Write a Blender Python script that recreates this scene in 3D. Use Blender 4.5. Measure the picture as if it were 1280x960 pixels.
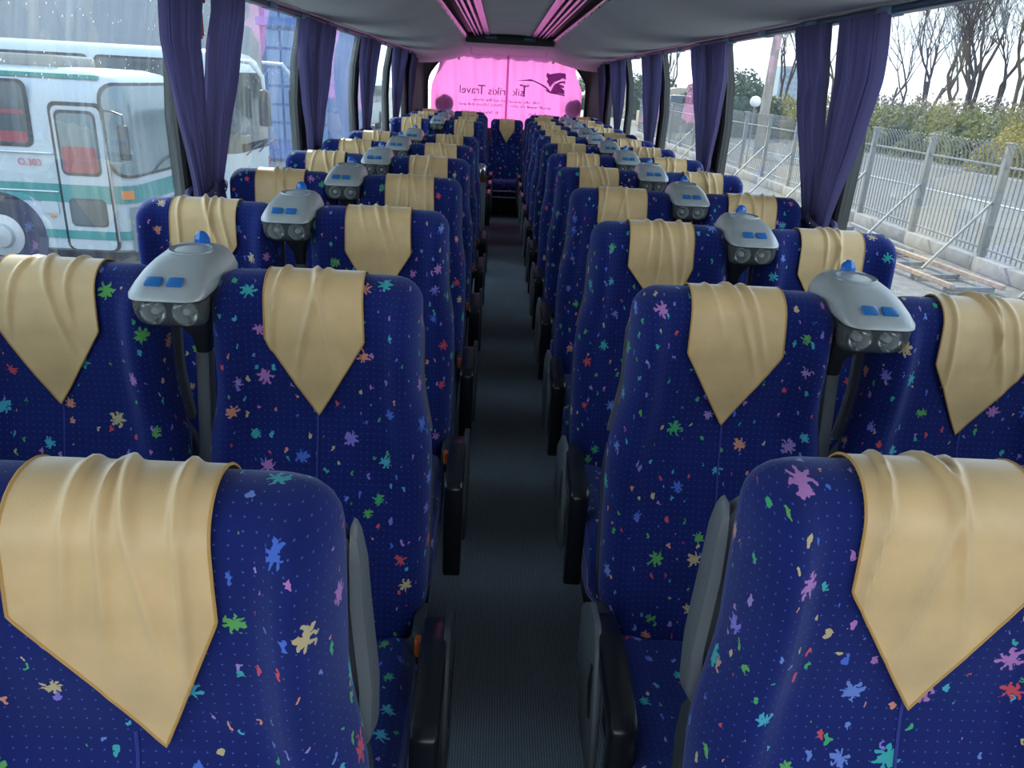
import bpy, bmesh, math, random
from mathutils import Vector, Matrix
random.seed(7)
pi = math.pi
for o in list(bpy.data.objects): bpy.data.objects.remove(o)
scn = bpy.context.scene
C = scn.collection

# ------------------------------------------------------------------ camera
CAM = Vector((-0.07362, 0.0, 1.53149))
RIGHT = Vector((0.99860, -0.01283, 0.05122))
UP = Vector((-0.04299, 0.36591, 0.92966))
FWD = Vector((0.03067, 0.93056, -0.36484))
cd = bpy.data.cameras.new('camera'); cam = bpy.data.objects.new('camera', cd); C.objects.link(cam)
cd.sensor_fit = 'HORIZONTAL'; cd.sensor_width = 36.0; cd.lens = 36.0 * 960 / 1280
cd.clip_start = 0.02; cd.clip_end = 2000
m = Matrix((RIGHT, UP, -FWD)).transposed().to_4x4(); m.translation = CAM
cam.matrix_world = m
scn.camera = cam

# ------------------------------------------------------------------ sky, sun, exposure
wd = bpy.data.worlds.new('sky'); scn.world = wd; wd.use_nodes = True
nt = wd.node_tree; nt.nodes.clear()
out = nt.nodes.new('ShaderNodeOutputWorld'); bg = nt.nodes.new('ShaderNodeBackground')
tc = nt.nodes.new('ShaderNodeTexCoord'); sx = nt.nodes.new('ShaderNodeSeparateXYZ'); rp = nt.nodes.new('ShaderNodeValToRGB')
nt.links.new(tc.outputs['Generated'], sx.inputs[0]); nt.links.new(sx.outputs['Z'], rp.inputs[0])
e = rp.color_ramp.elements
e[0].position = 0.0; e[0].color = (0.92, 0.96, 1.0, 1)
e[1].position = 0.75; e[1].color = (0.58, 0.74, 0.98, 1)
nt.links.new(rp.outputs[0], bg.inputs[0]); bg.inputs[1].default_value = 1.7
nt.links.new(bg.outputs[0], out.inputs[0])
sd = bpy.data.lights.new('sun', 'SUN'); sun = bpy.data.objects.new('sun', sd); C.objects.link(sun)
sd.energy = 4.2; sd.color = (1.0, 0.93, 0.82); sd.angle = math.radians(0.8)
sun.rotation_euler = Vector((-0.33, 1.0, 0.72)).to_track_quat('Z', 'Y').to_euler()
sun.location = (-10, 30, 25)
scn.view_settings.view_transform = 'Standard'; scn.view_settings.look = 'None'
scn.view_settings.gamma = 1.0; scn.view_settings.use_curve_mapping = False
scn.view_settings.exposure = 0.95

# ------------------------------------------------------------------ materials
def new_mat(name):
    mt = bpy.data.materials.new(name); mt.use_nodes = True
    t = mt.node_tree; t.nodes.clear()
    return mt, t, t.nodes.new('ShaderNodeOutputMaterial')
def node(t, typ, ins=None, **kw):
    n = t.nodes.new(typ)
    for k, v in kw.items(): setattr(n, k, v)
    for k, v in (ins or {}).items():
        if isinstance(v, bpy.types.NodeSocket): t.links.new(v, n.inputs[k])
        else: n.inputs[k].default_value = v
    return n
def mth(t, op, a, b=None, c=None):
    d = {0: a}
    if b is not None: d[1] = b
    if c is not None: d[2] = c
    return node(t, 'ShaderNodeMath', d, operation=op).outputs[0]
def col4(c): return (c[0], c[1], c[2], 1)
def pbr(name, c, rough=0.5, metal=0.0, spec=0.5, noise=0.0, nscale=20.0, bump=0.0, bscale=200.0, sheen=0.0, coat=0.0):
    mt, t, o = new_mat(name)
    b = node(t, 'ShaderNodeBsdfPrincipled', {'Base Color': col4(c), 'Roughness': rough, 'Metallic': metal, 'Specular IOR Level': spec,
                                             'Sheen Weight': sheen, 'Coat Weight': coat})
    t.links.new(b.outputs[0], o.inputs[0])
    tc = node(t, 'ShaderNodeTexCoord')
    if noise:
        n = node(t, 'ShaderNodeTexNoise', {'Vector': tc.outputs['Object'], 'Scale': nscale, 'Detail': 5.0})
        r = node(t, 'ShaderNodeMapRange', {'Value': n.outputs[0], 1: 0.3, 2: 0.7, 3: 1 - noise, 4: 1 + noise})
        x = node(t, 'ShaderNodeMix', {'Factor': 1.0, 'A': col4(c), 'B': r.outputs[0]}, data_type='RGBA', blend_type='MULTIPLY')
        x = node(t, 'ShaderNodeVectorMath', {0: col4(c)[:3], 'Scale': r.outputs[0]}, operation='SCALE')
        t.links.new(x.outputs[0], b.inputs['Base Color'])
    if bump:
        n = node(t, 'ShaderNodeTexNoise', {'Vector': tc.outputs['Object'], 'Scale': bscale, 'Detail': 3.0})
        bp = node(t, 'ShaderNodeBump', {'Height': n.outputs[0], 'Strength': bump, 'Distance': 0.01})
        t.links.new(bp.outputs[0], b.inputs['Normal'])
    return mt

def splash_fabric():
    mt, t, o = new_mat('splash_velour')
    uv = node(t, 'ShaderNodeUVMap', uv_map='UVMap')
    oi = node(t, 'ShaderNodeObjectInfo')
    off = node(t, 'ShaderNodeVectorMath', {0: (7.3, 3.9, 0.0), 'Scale': oi.outputs['Random']}, operation='SCALE')
    uvo = node(t, 'ShaderNodeVectorMath', {0: uv.outputs[0], 1: off.outputs[0]}, operation='ADD').outputs[0]
    nz = node(t, 'ShaderNodeTexNoise', {'Vector': uvo, 'Scale': 95.0, 'Detail': 2.0})
    nc = node(t, 'ShaderNodeVectorMath', {0: nz.outputs['Color'], 1: (0.5, 0.5, 0.5)}, operation='SUBTRACT')
    nd = node(t, 'ShaderNodeVectorMath', {0: nc.outputs[0], 'Scale': 0.018}, operation='SCALE')
    uvd = node(t, 'ShaderNodeVectorMath', {0: uvo, 1: nd.outputs[0]}, operation='ADD').outputs[0]
    # big stars of paint
    v = node(t, 'ShaderNodeTexVoronoi', {'Vector': uvd, 'Scale': 11.5, 'Randomness': 0.9}, voronoi_dimensions='2D')
    dv = node(t, 'ShaderNodeVectorMath', {0: uvd, 1: v.outputs['Position']}, operation='SUBTRACT')
    sp = node(t, 'ShaderNodeSeparateXYZ', {0: dv.outputs[0]})
    sc = node(t, 'ShaderNodeSeparateColor', {0: v.outputs['Color']})
    ang = mth(t, 'ARCTAN2', sp.outputs[0], sp.outputs[1])
    ph = mth(t, 'MULTIPLY', sc.outputs[2], 30.0)
    sn = mth(t, 'SINE', mth(t, 'MULTIPLY_ADD', ang, 7.0, ph))
    size = mth(t, 'MULTIPLY_ADD', sc.outputs[2], 0.0065, 0.0080)
    rad = mth(t, 'MULTIPLY', size, mth(t, 'MULTIPLY_ADD', sn, 0.34, 0.88))
    ln = node(t, 'ShaderNodeVectorMath', {0: dv.outputs[0]}, operation='LENGTH').outputs['Value']
    a = mth(t, 'MULTIPLY', mth(t, 'LESS_THAN', ln, rad), mth(t, 'LESS_THAN', sc.outputs[1], 0.80))
    # small drops and flecks
    mp = node(t, 'ShaderNodeMapping', {'Vector': uvd, 'Rotation': (0, 0, 0.7), 'Scale': (1.0, 0.55, 1.0)})
    v2 = node(t, 'ShaderNodeTexVoronoi', {'Vector': mp.outputs[0], 'Scale': 46.0}, voronoi_dimensions='2D')
    s2 = node(t, 'ShaderNodeSeparateColor', {0: v2.outputs['Color']})
    b_ = mth(t, 'MULTIPLY', mth(t, 'LESS_THAN', v2.outputs['Distance'], mth(t, 'MULTIPLY_ADD', s2.outputs[2], 0.13, 0.05)), mth(t, 'LESS_THAN', s2.outputs[1], 0.50))
    # pin dots
    fr = node(t, 'ShaderNodeVectorMath', {0: uvo, 'Scale': 78.0}, operation='SCALE')
    fr = node(t, 'ShaderNodeVectorMath', {0: fr.outputs[0]}, operation='FRACTION')
    fr = node(t, 'ShaderNodeVectorMath', {0: fr.outputs[0], 1: (0.5, 0.5, 0.0)}, operation='SUBTRACT')
    fl = node(t, 'ShaderNodeVectorMath', {0: fr.outputs[0]}, operation='LENGTH').outputs['Value']
    dot = mth(t, 'LESS_THAN', fl, 0.08)
    cols = [(0.06, 0.40, 0.16), (0.05, 0.40, 0.40), (0.07, 0.42, 0.55), (0.07, 0.16, 0.62), (0.22, 0.19, 0.62), (0.46, 0.20, 0.50),
            (0.14, 0.24, 0.64), (0.62, 0.08, 0.10), (0.66, 0.28, 0.19), (0.55, 0.45, 0.24), (0.12, 0.40, 0.10), (0.36, 0.24, 0.58)]
    def ramp(f):
        r = node(t, 'ShaderNodeValToRGB', {0: f}); r.color_ramp.interpolation = 'CONSTANT'
        el = r.color_ramp.elements
        while len(el) < len(cols): el.new(0.5)
        for i, c in enumerate(cols): el[i].position = i / len(cols); el[i].color = col4(c)
        return r.outputs[0]
    nb = node(t, 'ShaderNodeTexNoise', {'Vector': uvo, 'Scale': 9.0, 'Detail': 3.0})
    base = node(t, 'ShaderNodeMix', {'Factor': nb.outputs[0], 'A': (0.0055, 0.012, 0.125, 1), 'B': (0.009, 0.018, 0.185, 1)}, data_type='RGBA')
    def mixc(f, A, B): return [s for s in node(t, 'ShaderNodeMix', {'Factor': f}, data_type='RGBA').inputs], None
    def mx(f, A, B):
        n = t.nodes.new('ShaderNodeMix'); n.data_type = 'RGBA'
        t.links.new(f, n.inputs['Factor'])
        for k, s in ((6, A), (7, B)):
            if isinstance(s, bpy.types.NodeSocket): t.links.new(s, n.inputs[k])
            else: n.inputs[k].default_value = s
        return n.outputs[2]
    base.inputs[6].default_value = (0.0042, 0.0115, 0.105, 1); base.inputs[7].default_value = (0.0075, 0.019, 0.165, 1)
    c = mx(dot, base.outputs[2], (0.055, 0.10, 0.38, 1))
    c = mx(b_, c, ramp(s2.outputs[0]))
    c = mx(a, c, ramp(sc.outputs[0]))
    wv = node(t, 'ShaderNodeTexWave', {'Vector': uvo, 'Scale': 160.0, 'Distortion': 0.6}, bands_direction='Y')
    bp = node(t, 'ShaderNodeBump', {'Height': wv.outputs[0], 'Strength': 0.12, 'Distance': 0.002})
    bs = node(t, 'ShaderNodeBsdfPrincipled', {'Base Color': c, 'Roughness': 0.85, 'Sheen Weight': 0.35, 'Sheen Roughness': 0.45,
                                              'Sheen Tint': (0.55, 0.65, 1, 1), 'Specular IOR Level': 0.2, 'Normal': bp.outputs[0]})
    t.links.new(bs.outputs[0], o.inputs[0])
    return mt

def cloth_mat(name, c, trans=0.4, rough=0.8, weave=300.0, tcol=None):
    mt, t, o = new_mat(name)
    tc = node(t, 'ShaderNodeTexCoord')
    n = node(t, 'ShaderNodeTexNoise', {'Vector': tc.outputs['Object'], 'Scale': weave, 'Detail': 2.0})
    bp = node(t, 'ShaderNodeBump', {'Height': n.outputs[0], 'Strength': 0.08, 'Distance': 0.003})
    b = node(t, 'ShaderNodeBsdfPrincipled', {'Base Color': col4(c), 'Roughness': rough, 'Specular IOR Level': 0.25, 'Sheen Weight': 0.2, 'Normal': bp.outputs[0]})
    tr = node(t, 'ShaderNodeBsdfTranslucent', {'Color': col4(tcol or c)})
    mx = node(t, 'ShaderNodeMixShader', {0: trans, 1: b.outputs[0], 2: tr.outputs[0]})
    t.links.new(mx.outputs[0], o.inputs[0])
    return mt

def satin():
    mt, t, o = new_mat('cream_satin')
    tc = node(t, 'ShaderNodeTexCoord'); oi = node(t, 'ShaderNodeObjectInfo')
    n = node(t, 'ShaderNodeTexNoise', {'Vector': tc.outputs['Object'], 'Scale': 14.0, 'Detail': 4.0})
    r = node(t, 'ShaderNodeMapRange', {'Value': n.outputs[0], 1: 0.3, 2: 0.7, 3: 0.88, 4: 1.08})
    sc = node(t, 'ShaderNodeVectorMath', {0: (0.75, 0.52, 0.25), 'Scale': r.outputs[0]}, operation='SCALE')
    w = node(t, 'ShaderNodeTexNoise', {'Vector': tc.outputs['Object'], 'Scale': 420.0, 'Detail': 2.0})
    bp = node(t, 'ShaderNodeBump', {'Height': w.outputs[0], 'Strength': 0.1, 'Distance': 0.002})
    b = node(t, 'ShaderNodeBsdfPrincipled', {'Base Color': sc.outputs[0], 'Roughness': 0.40, 'Specular IOR Level': 0.5, 'Sheen Weight': 0.8,
                                             'Sheen Roughness': 0.35, 'Normal': bp.outputs[0]})
    t.links.new(b.outputs[0], o.inputs[0])
    return mt

def glass(name, tint=(0.9, 0.95, 0.95), gloss=0.06, dirt=0.0, drops=0.0):
    mt, t, o = new_mat(name)
    tr = node(t, 'ShaderNodeBsdfTransparent', {'Color': col4(tint)})
    gl = node(t, 'ShaderNodeBsdfGlossy', {'Color': (1, 1, 1, 1), 'Roughness': 0.02})
    fr = node(t, 'ShaderNodeFresnel', {'IOR': 1.3})
    f = mth(t, 'MULTIPLY', fr.outputs[0], gloss / 0.06 * 0.28)
    mx = node(t, 'ShaderNodeMixShader', {0: mth(t, 'MINIMUM', f, 0.6), 1: tr.outputs[0], 2: gl.outputs[0]})
    last = mx.outputs[0]
    if dirt:
        tc = node(t, 'ShaderNodeTexCoord')
        mp = node(t, 'ShaderNodeMapping', {'Vector': tc.outputs['Object'], 'Scale': (1, 9.0, 0.8)})
        n1 = node(t, 'ShaderNodeTexNoise', {'Vector': mp.outputs[0], 'Scale': 3.0, 'Detail': 6.0})
        n2 = node(t, 'ShaderNodeTexNoise', {'Vector': tc.outputs['Object'], 'Scale': 1.7, 'Detail': 3.0})
        st = mth(t, 'MULTIPLY', node(t, 'ShaderNodeMapRange', {'Value': n1.outputs[0], 1: 0.42, 2: 0.75, 3: 0.35, 4: 1.0}).outputs[0],
                 node(t, 'ShaderNodeMapRange', {'Value': n2.outputs[0], 1: 0.35, 2: 0.65, 3: 0.4, 4: 1.0}).outputs[0])
        fac = mth(t, 'MULTIPLY', st, dirt)
        if drops:
            vo = node(t, 'ShaderNodeTexVoronoi', {'Vector': tc.outputs['Object'], 'Scale': 55.0})
            cs = node(t, 'ShaderNodeSeparateColor', {0: vo.outputs['Color']})
            dr = mth(t, 'MULTIPLY', mth(t, 'LESS_THAN', vo.outputs['Distance'], 0.16), mth(t, 'LESS_THAN', cs.outputs[0], mth(t, 'MULTIPLY', n2.outputs[0], 0.45)))
            fac = mth(t, 'MAXIMUM', fac, mth(t, 'MULTIPLY', dr, drops))
        df = node(t, 'ShaderNodeBsdfDiffuse', {'Color': (0.62, 0.72, 0.77, 1)})
        tl = node(t, 'ShaderNodeBsdfTranslucent', {'Color': (0.62, 0.72, 0.77, 1)})
        dd = node(t, 'ShaderNodeMixShader', {0: 0.55, 1: df.outputs[0], 2: tl.outputs[0]})
        last = node(t, 'ShaderNodeMixShader', {0: fac, 1: last, 2: dd.outputs[0]}).outputs[0]
    t.links.new(last, o.inputs[0])
    return mt

def carpet_mat():
    mt, t, o = new_mat('ribbed_carpet')
    tc = node(t, 'ShaderNodeTexCoord')
    wv = node(t, 'ShaderNodeTexWave', {'Vector': tc.outputs['Object'], 'Scale': 46.0, 'Distortion': 1.2, 'Detail': 2.0, 'Detail Scale': 6.0}, bands_direction='X')
    n = node(t, 'ShaderNodeTexNoise', {'Vector': tc.outputs['Object'], 'Scale': 160.0, 'Detail': 3.0})
    n3 = node(t, 'ShaderNodeTexNoise', {'Vector': tc.outputs['Object'], 'Scale': 2.5, 'Detail': 3.0})
    h = mth(t, 'MULTIPLY', wv.outputs[0], n.outputs[0])
    r = node(t, 'ShaderNodeMapRange', {'Value': h, 1: 0.0, 2: 0.7, 3: 0.6, 4: 1.35})
    r2 = mth(t, 'MULTIPLY', r.outputs[0], mth(t, 'MULTIPLY_ADD', n3.outputs[0], 0.5, 0.75))
    c = node(t, 'ShaderNodeVectorMath', {0: (0.31, 0.375, 0.41), 'Scale': r2}, operation='SCALE')
    bp = node(t, 'ShaderNodeBump', {'Height': h, 'Strength': 0.5, 'Distance': 0.006})
    b = node(t, 'ShaderNodeBsdfPrincipled', {'Base Color': c.outputs[0], 'Roughness': 0.8, 'Specular IOR Level': 0.25, 'Normal': bp.outputs[0]})
    t.links.new(b.outputs[0], o.inputs[0])
    return mt

M = {}
M['fabric'] = splash_fabric()
M['satin'] = satin()
M['hem'] = pbr('golden_thread', (0.55, 0.32, 0.09), 0.7)
M['piping'] = pbr('blue_seam', (0.02, 0.035, 0.26), 0.7)
M['shell'] = pbr('grey_plastic_shell', (0.115, 0.13, 0.14), 0.45, bump=0.05)
M['shell_dark'] = pbr('charcoal_plastic', (0.035, 0.042, 0.05), 0.5, bump=0.05)
M['black'] = pbr('black_vinyl', (0.010, 0.012, 0.017), 0.28, spec=0.5)
M['frame'] = pbr('black_painted_steel', (0.012, 0.012, 0.014), 0.5)
M['buckle'] = pbr('red_buckle', (0.55, 0.10, 0.02), 0.4)
M['carpet'] = carpet_mat()
M['ceiling'] = pbr('grey_headliner', (0.60, 0.62, 0.64), 0.85, noise=0.05, nscale=3.0, bump=0.05, bscale=300)
M['rearpanel'] = pbr('taupe_rear_trim', (0.07, 0.065, 0.075), 0.8)
M['rack_gloss'] = pbr('polished_aluminium', (0.80, 0.80, 0.82), 0.16, metal=1.0)
M['rack_black'] = pbr('black_channel', (0.008, 0.008, 0.010), 0.5)
M['rail'] = pbr('blue_curtain_rail', (0.025, 0.065, 0.13), 0.35)
M['clip'] = pbr('pale_blue_clip', (0.10, 0.20, 0.32), 0.4)
M['alu'] = pbr('brushed_trim', (0.42, 0.43, 0.44), 0.35, metal=0.6)
M['gasket'] = pbr('black_rubber', (0.012, 0.013, 0.014), 0.45)
M['pillar'] = pbr('olive_grey_pillar', (0.05, 0.056, 0.052), 0.7)
M['wall'] = pbr('grey_wall_carpet', (0.10, 0.11, 0.13), 0.9, noise=0.1)
M['curtain'] = cloth_mat('purple_curtain', (0.125, 0.11, 0.245), 0.28, tcol=(0.12, 0.11, 0.29))
M['pink'] = cloth_mat('pink_curtain', (0.80, 0.26, 0.60), 0.5, tcol=(0.70, 0.20, 0.53))
M['print'] = cloth_mat('purple_print', (0.22, 0.09, 0.28), 0.4, tcol=(0.30, 0.08, 0.30))
M['sticker'] = pbr('round_sticker', (0.10, 0.05, 0.14), 0.6)
M['white_hook'] = pbr('white_hook', (0.85, 0.8, 0.75), 0.4)
M['console'] = pbr('silver_paint_plastic', (0.44, 0.475, 0.475), 0.36, metal=0.2, noise=0.06, nscale=30)
M['console_dark'] = pbr('console_housing', (0.05, 0.055, 0.055), 0.35)
M['recess'] = pbr('console_oval', (0.30, 0.335, 0.345), 0.3, metal=0.3, bump=0.15, bscale=90)
M['reflector'] = pbr('lamp_reflector', (0.85, 0.86, 0.86), 0.14, metal=1.0)
def lens_mat():
    mt, t, o = new_mat('lamp_lens')
    a = node(t, 'ShaderNodeBsdfTransparent', {'Color': (0.82, 0.85, 0.85, 1)})
    b = node(t, 'ShaderNodeBsdfPrincipled', {'Base Color': (0.20, 0.22, 0.22, 1), 'Roughness': 0.12, 'Specular IOR Level': 0.8})
    mx = node(t, 'ShaderNodeMixShader', {0: 0.36, 1: a.outputs[0], 2: b.outputs[0]})
    t.links.new(mx.outputs[0], o.inputs[0]); return mt
M['lens'] = lens_mat()
M['button'] = pbr('blue_button', (0.015, 0.16, 0.46), 0.3, coat=0.3)
M['beacon'] = pbr('blue_beacon', (0.01, 0.14, 0.55), 0.12, coat=0.6)
M['chrome'] = pbr('chrome', (0.75, 0.76, 0.78), 0.15, metal=1.0)
M['bin'] = pbr('grey_bin', (0.22, 0.24, 0.25), 0.45)
M['brown'] = pbr('brown_band', (0.10, 0.03, 0.025), 0.4)
M['pane_l'] = glass('dirty_pane', (0.68, 0.80, 0.84), 0.06, dirt=0.26, drops=0.85)
M['pane_r'] = glass('hazy_pane', (0.74, 0.81, 0.83), 0.06, dirt=0.08)
M['pane_c'] = glass('clear_pane', (0.97, 0.98, 0.98), 0.06)
M['asphalt'] = pbr('yard_ground', (0.21, 0.195, 0.17), 0.9, noise=0.25, nscale=6.0, bump=0.3, bscale=40)
M['gravel'] = pbr('gravel', (0.205, 0.188, 0.163), 0.95, noise=0.35, nscale=18.0, bump=0.5, bscale=25)
M['road'] = pbr('road_asphalt', (0.172, 0.160, 0.145), 0.85, noise=0.08, nscale=3.0)
M['roadline'] = pbr('road_paint', (0.62, 0.62, 0.60), 0.8)
M['concrete'] = pbr('weathered_concrete', (0.32, 0.30, 0.27), 0.9, noise=0.15, nscale=5.0)
M['fence'] = pbr('galvanised_fence', (0.24, 0.245, 0.235), 0.55, metal=0.1, noise=0.12, nscale=9.0)
M['rusty'] = pbr('rusty_steel', (0.42, 0.30, 0.22), 0.8, noise=0.2, nscale=8.0)
M['bark'] = pbr('grey_bark', (0.105, 0.085, 0.075), 0.9, noise=0.2, nscale=4.0)
def leafm(name, c):
    mt, t, o = new_mat(name)
    g = node(t, 'ShaderNodeNewGeometry')
    r = node(t, 'ShaderNodeMapRange', {'Value': g.outputs['Random Per Island'], 1: 0.0, 2: 1.0, 3: 0.45, 4: 1.35})
    sc = node(t, 'ShaderNodeVectorMath', {0: c, 'Scale': r.outputs[0]}, operation='SCALE')
    d = node(t, 'ShaderNodeBsdfPrincipled', {'Base Color': sc.outputs[0], 'Roughness': 0.5})
    tl = node(t, 'ShaderNodeBsdfTranslucent', {'Color': sc.outputs[0]})
    mx = node(t, 'ShaderNodeMixShader', {0: 0.35, 1: d.outputs[0], 2: tl.outputs[0]})
    t.links.new(mx.outputs[0], o.inputs[0]); return mt
M['leaf_green'] = leafm('hedge_leaves', (0.26, 0.27, 0.11))
M['leaf_gold'] = leafm('golden_leaves', (0.42, 0.35, 0.10))
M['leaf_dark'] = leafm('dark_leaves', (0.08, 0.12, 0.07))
M['leaf_dry'] = leafm('dry_shrub_leaves', (0.28, 0.22, 0.18))
M['bodywhite'] = pbr('white_coach_paint', (0.50, 0.54, 0.57), 0.3, coat=0.3)
M['teal'] = pbr('teal_stripe', (0.02, 0.25, 0.23), 0.35)
M['redpaint'] = pbr('red_coach_paint', (0.45, 0.03, 0.04), 0.35)
M['coachglass'] = pbr('dark_coach_glass', (0.055, 0.075, 0.08), 0.08, spec=0.6)
M['windscreen'] = pbr('pale_windscreen', (0.16, 0.22, 0.23), 0.12, spec=0.6)
M['redblind'] = pbr('red_blind', (0.32, 0.05, 0.06), 0.6)
M['greengrey'] = pbr('coach_skirt', (0.20, 0.25, 0.25), 0.6)
M['tyre'] = pbr('tyre', (0.02, 0.02, 0.022), 0.85)
M['hub'] = pbr('wheel_hub', (0.55, 0.56, 0.57), 0.35, metal=0.5)
M['amber'] = pbr('amber_lamp', (0.75, 0.22, 0.02), 0.3)
M['redtext'] = pbr('red_badge', (0.65, 0.06, 0.08), 0.4)
M['bluesteel'] = pbr('blue_steel_frame', (0.05, 0.13, 0.36), 0.5)
M['blueglass'] = pbr('blue_factory_glass', (0.13, 0.22, 0.40), 0.15)
M['greywall'] = pbr('grey_render', (0.30, 0.32, 0.34), 0.9, noise=0.08)
M['tower'] = pbr('tower_block', (0.38, 0.45, 0.52), 0.8)
M['towerglass'] = pbr('tower_windows', (0.25, 0.33, 0.40), 0.4)
M['globe'] = pbr('white_globe', (0.88, 0.88, 0.86), 0.3)
M['carwhite'] = pbr('white_car_paint', (0.8, 0.8, 0.8), 0.3)
M['canopy'] = pbr('tan_canopy', (0.50, 0.44, 0.34), 0.7)
M['yellow'] = pbr('yellow_blind', (0.62, 0.38, 0.06), 0.6)
M['cloth_red'] = pbr('red_hammer_holder', (0.5, 0.02, 0.02), 0.4)

# ------------------------------------------------------------------ mesh helpers
class MB:
    def __init__(s): s.v = []; s.f = []; s.uv = []
    def add(s, vs, fs, uvs=None):
        b = len(s.v); s.v += [tuple(p) for p in vs]; s.f += [tuple(i + b for i in f) for f in fs]
        s.uv += list(uvs) if uvs else [(p[0], p[2]) for p in vs]
        return s
    def box(s, x0, x1, y0, y1, z0, z1):
        v = [(x, y, z) for z in (z0, z1) for y in (y0, y1) for x in (x0, x1)]
        return s.add(v, [(0, 2, 3, 1), (4, 5, 7, 6), (0, 1, 5, 4), (2, 6, 7, 3), (0, 4, 6, 2), (1, 3, 7, 5)])
    def rbox(s, x0, x1, y0, y1, z0, z1, r=0.01, seg=3):
        bm = bmesh.new(); bmesh.ops.create_cube(bm, size=1.0)
        for v in bm.verts:
            v.co = Vector(((x0 + x1) / 2 + v.co.x * (x1 - x0), (y0 + y1) / 2 + v.co.y * (y1 - y0), (z0 + z1) / 2 + v.co.z * (z1 - z0)))
        r = min(r, 0.49 * min(x1 - x0, y1 - y0, z1 - z0))
        bmesh.ops.bevel(bm, geom=bm.edges[:], offset=r, segments=seg, profile=0.5, affect='EDGES')
        bm.verts.ensure_lookup_table(); bm.verts.index_update()
        vs = [v.co[:] for v in bm.verts]; fs = [[v.index for v in f.verts] for f in bm.faces]; bm.free()
        # uv: dominant-face metres
        return s.add(vs, fs, [(p[0], p[1] + p[2]) for p in vs])
    def tube(s, pts, rad, n=8, caps=True):
        pts = [Vector(p) for p in pts]
        if not hasattr(rad, '__len__'): rad = [rad] * len(pts)
        vs = []; fs = []; prev = None
        for i, p in enumerate(pts):
            t = (pts[min(i + 1, len(pts) - 1)] - pts[max(i - 1, 0)])
            t = t.normalized() if t.length > 1e-9 else Vector((0, 0, 1))
            if prev is None:
                a = Vector((0, 0, 1)) if abs(t.z) < 0.9 else Vector((1, 0, 0))
                u = t.cross(a).normalized()
            else:
                u = (prev - t * prev.dot(t)); u = u.normalized() if u.length > 1e-6 else t.orthogonal().normalized()
            prev = u; w = t.cross(u)
            for k in range(n):
                an = 2 * pi * k / n
                vs.append(p + (u * math.cos(an) + w * math.sin(an)) * rad[i])
        for i in range(len(pts) - 1):
            for k in range(n):
                fs.append((i * n + k, i * n + (k + 1) % n, (i + 1) * n + (k + 1) % n, (i + 1) * n + k))
        if caps:
            fs.append(tuple(range(n - 1, -1, -1))); fs.append(tuple((len(pts) - 1) * n + k for k in range(n)))
        return s.add(vs, fs)
    def lathe(s, prof, n=16, c=(0, 0, 0), axis='z'):
        vs = []; fs = []
        for (r, h) in prof:
            for k in range(n):
                a = 2 * pi * k / n; x = r * math.cos(a); y = r * math.sin(a)
                p = (x, y, h) if axis == 'z' else ((x, h, y) if axis == 'y' else (h, x, y))
                vs.append((p[0] + c[0], p[1] + c[1], p[2] + c[2]))
        for i in range(len(prof) - 1):
            for k in range(n):
                fs.append((i * n + k, i * n + (k + 1) % n, (i + 1) * n + (k + 1) % n, (i + 1) * n + k))
        fs.append(tuple(range(n - 1, -1, -1))); fs.append(tuple((len(prof) - 1) * n + k for k in range(n)))
        return s.add(vs, fs)
    def rings(s, rs, closed=True, cap0=True, cap1=True):
        n = len(rs[0]); vs = [p for r in rs for p in r]; fs = []
        for i in range(len(rs) - 1):
            for k in range(n if closed else n - 1):
                fs.append((i * n + k, i * n + (k + 1) % n, (i + 1) * n + (k + 1) % n, (i + 1) * n + k))
        if cap0: fs.append(tuple(range(n - 1, -1, -1)))
        if cap1: fs.append(tuple((len(rs) - 1) * n + k for k in range(n)))
        return s.add(vs, fs)
    def sheet(s, pts2d_outer, f):      # grid sheet: list of rows of points
        pass
    def mesh(s, name, mat, smooth=True, angle=40):
        me = bpy.data.meshes.new(name); me.from_pydata(s.v, [], s.f)
        uvl = me.uv_layers.new(name='UVMap')
        lv = [0] * len(me.loops); me.loops.foreach_get('vertex_index', lv)
        flat = [0.0] * (2 * len(lv))
        for i, vi in enumerate(lv): flat[2 * i], flat[2 * i + 1] = s.uv[vi][0], s.uv[vi][1]
        uvl.data.foreach_set('uv', flat)
        me.materials.append(mat)
        bm = bmesh.new(); bm.from_mesh(me); bmesh.ops.recalc_face_normals(bm, faces=bm.faces[:])
        if smooth:
            for f in bm.faces: f.smooth = True
            for ed in bm.edges:
                if len(ed.link_faces) == 2 and ed.calc_face_angle(0) > math.radians(angle): ed.smooth = False
        bm.to_mesh(me); bm.free()
        return me
    def build(s, name, mat, parent=None, smooth=True, angle=40):
        return link(name, s.mesh(name, mat, smooth, angle), parent)
def link(name, me, parent=None, loc=None):
    o = bpy.data.objects.new(name, me); C.objects.link(o)
    if parent: o.parent = parent
    if loc: o.location = loc
    return o
def tag(o, label, cat, group=None, kind=None):
    if label: o['label'] = label
    if cat: o['category'] = cat
    if group: o['group'] = group
    if kind: o['kind'] = kind
    return o
def struct(o): o['kind'] = 'structure'; return o
def thing(name, loc, label, cat, group=None, rz=0):
    o = bpy.data.objects.new(name, None); C.objects.link(o); o.location = loc; o.rotation_euler = (0, 0, rz)
    o.empty_display_size = 0.05
    return tag(o, label, cat, group)
KIDS = {}
def part(name, mesh, parent, loc=None, rot=None):
    o = link(name, mesh, parent, loc)
    if rot: o.rotation_euler = rot
    KIDS.setdefault(parent.name, []).append(o)
    return o
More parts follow.
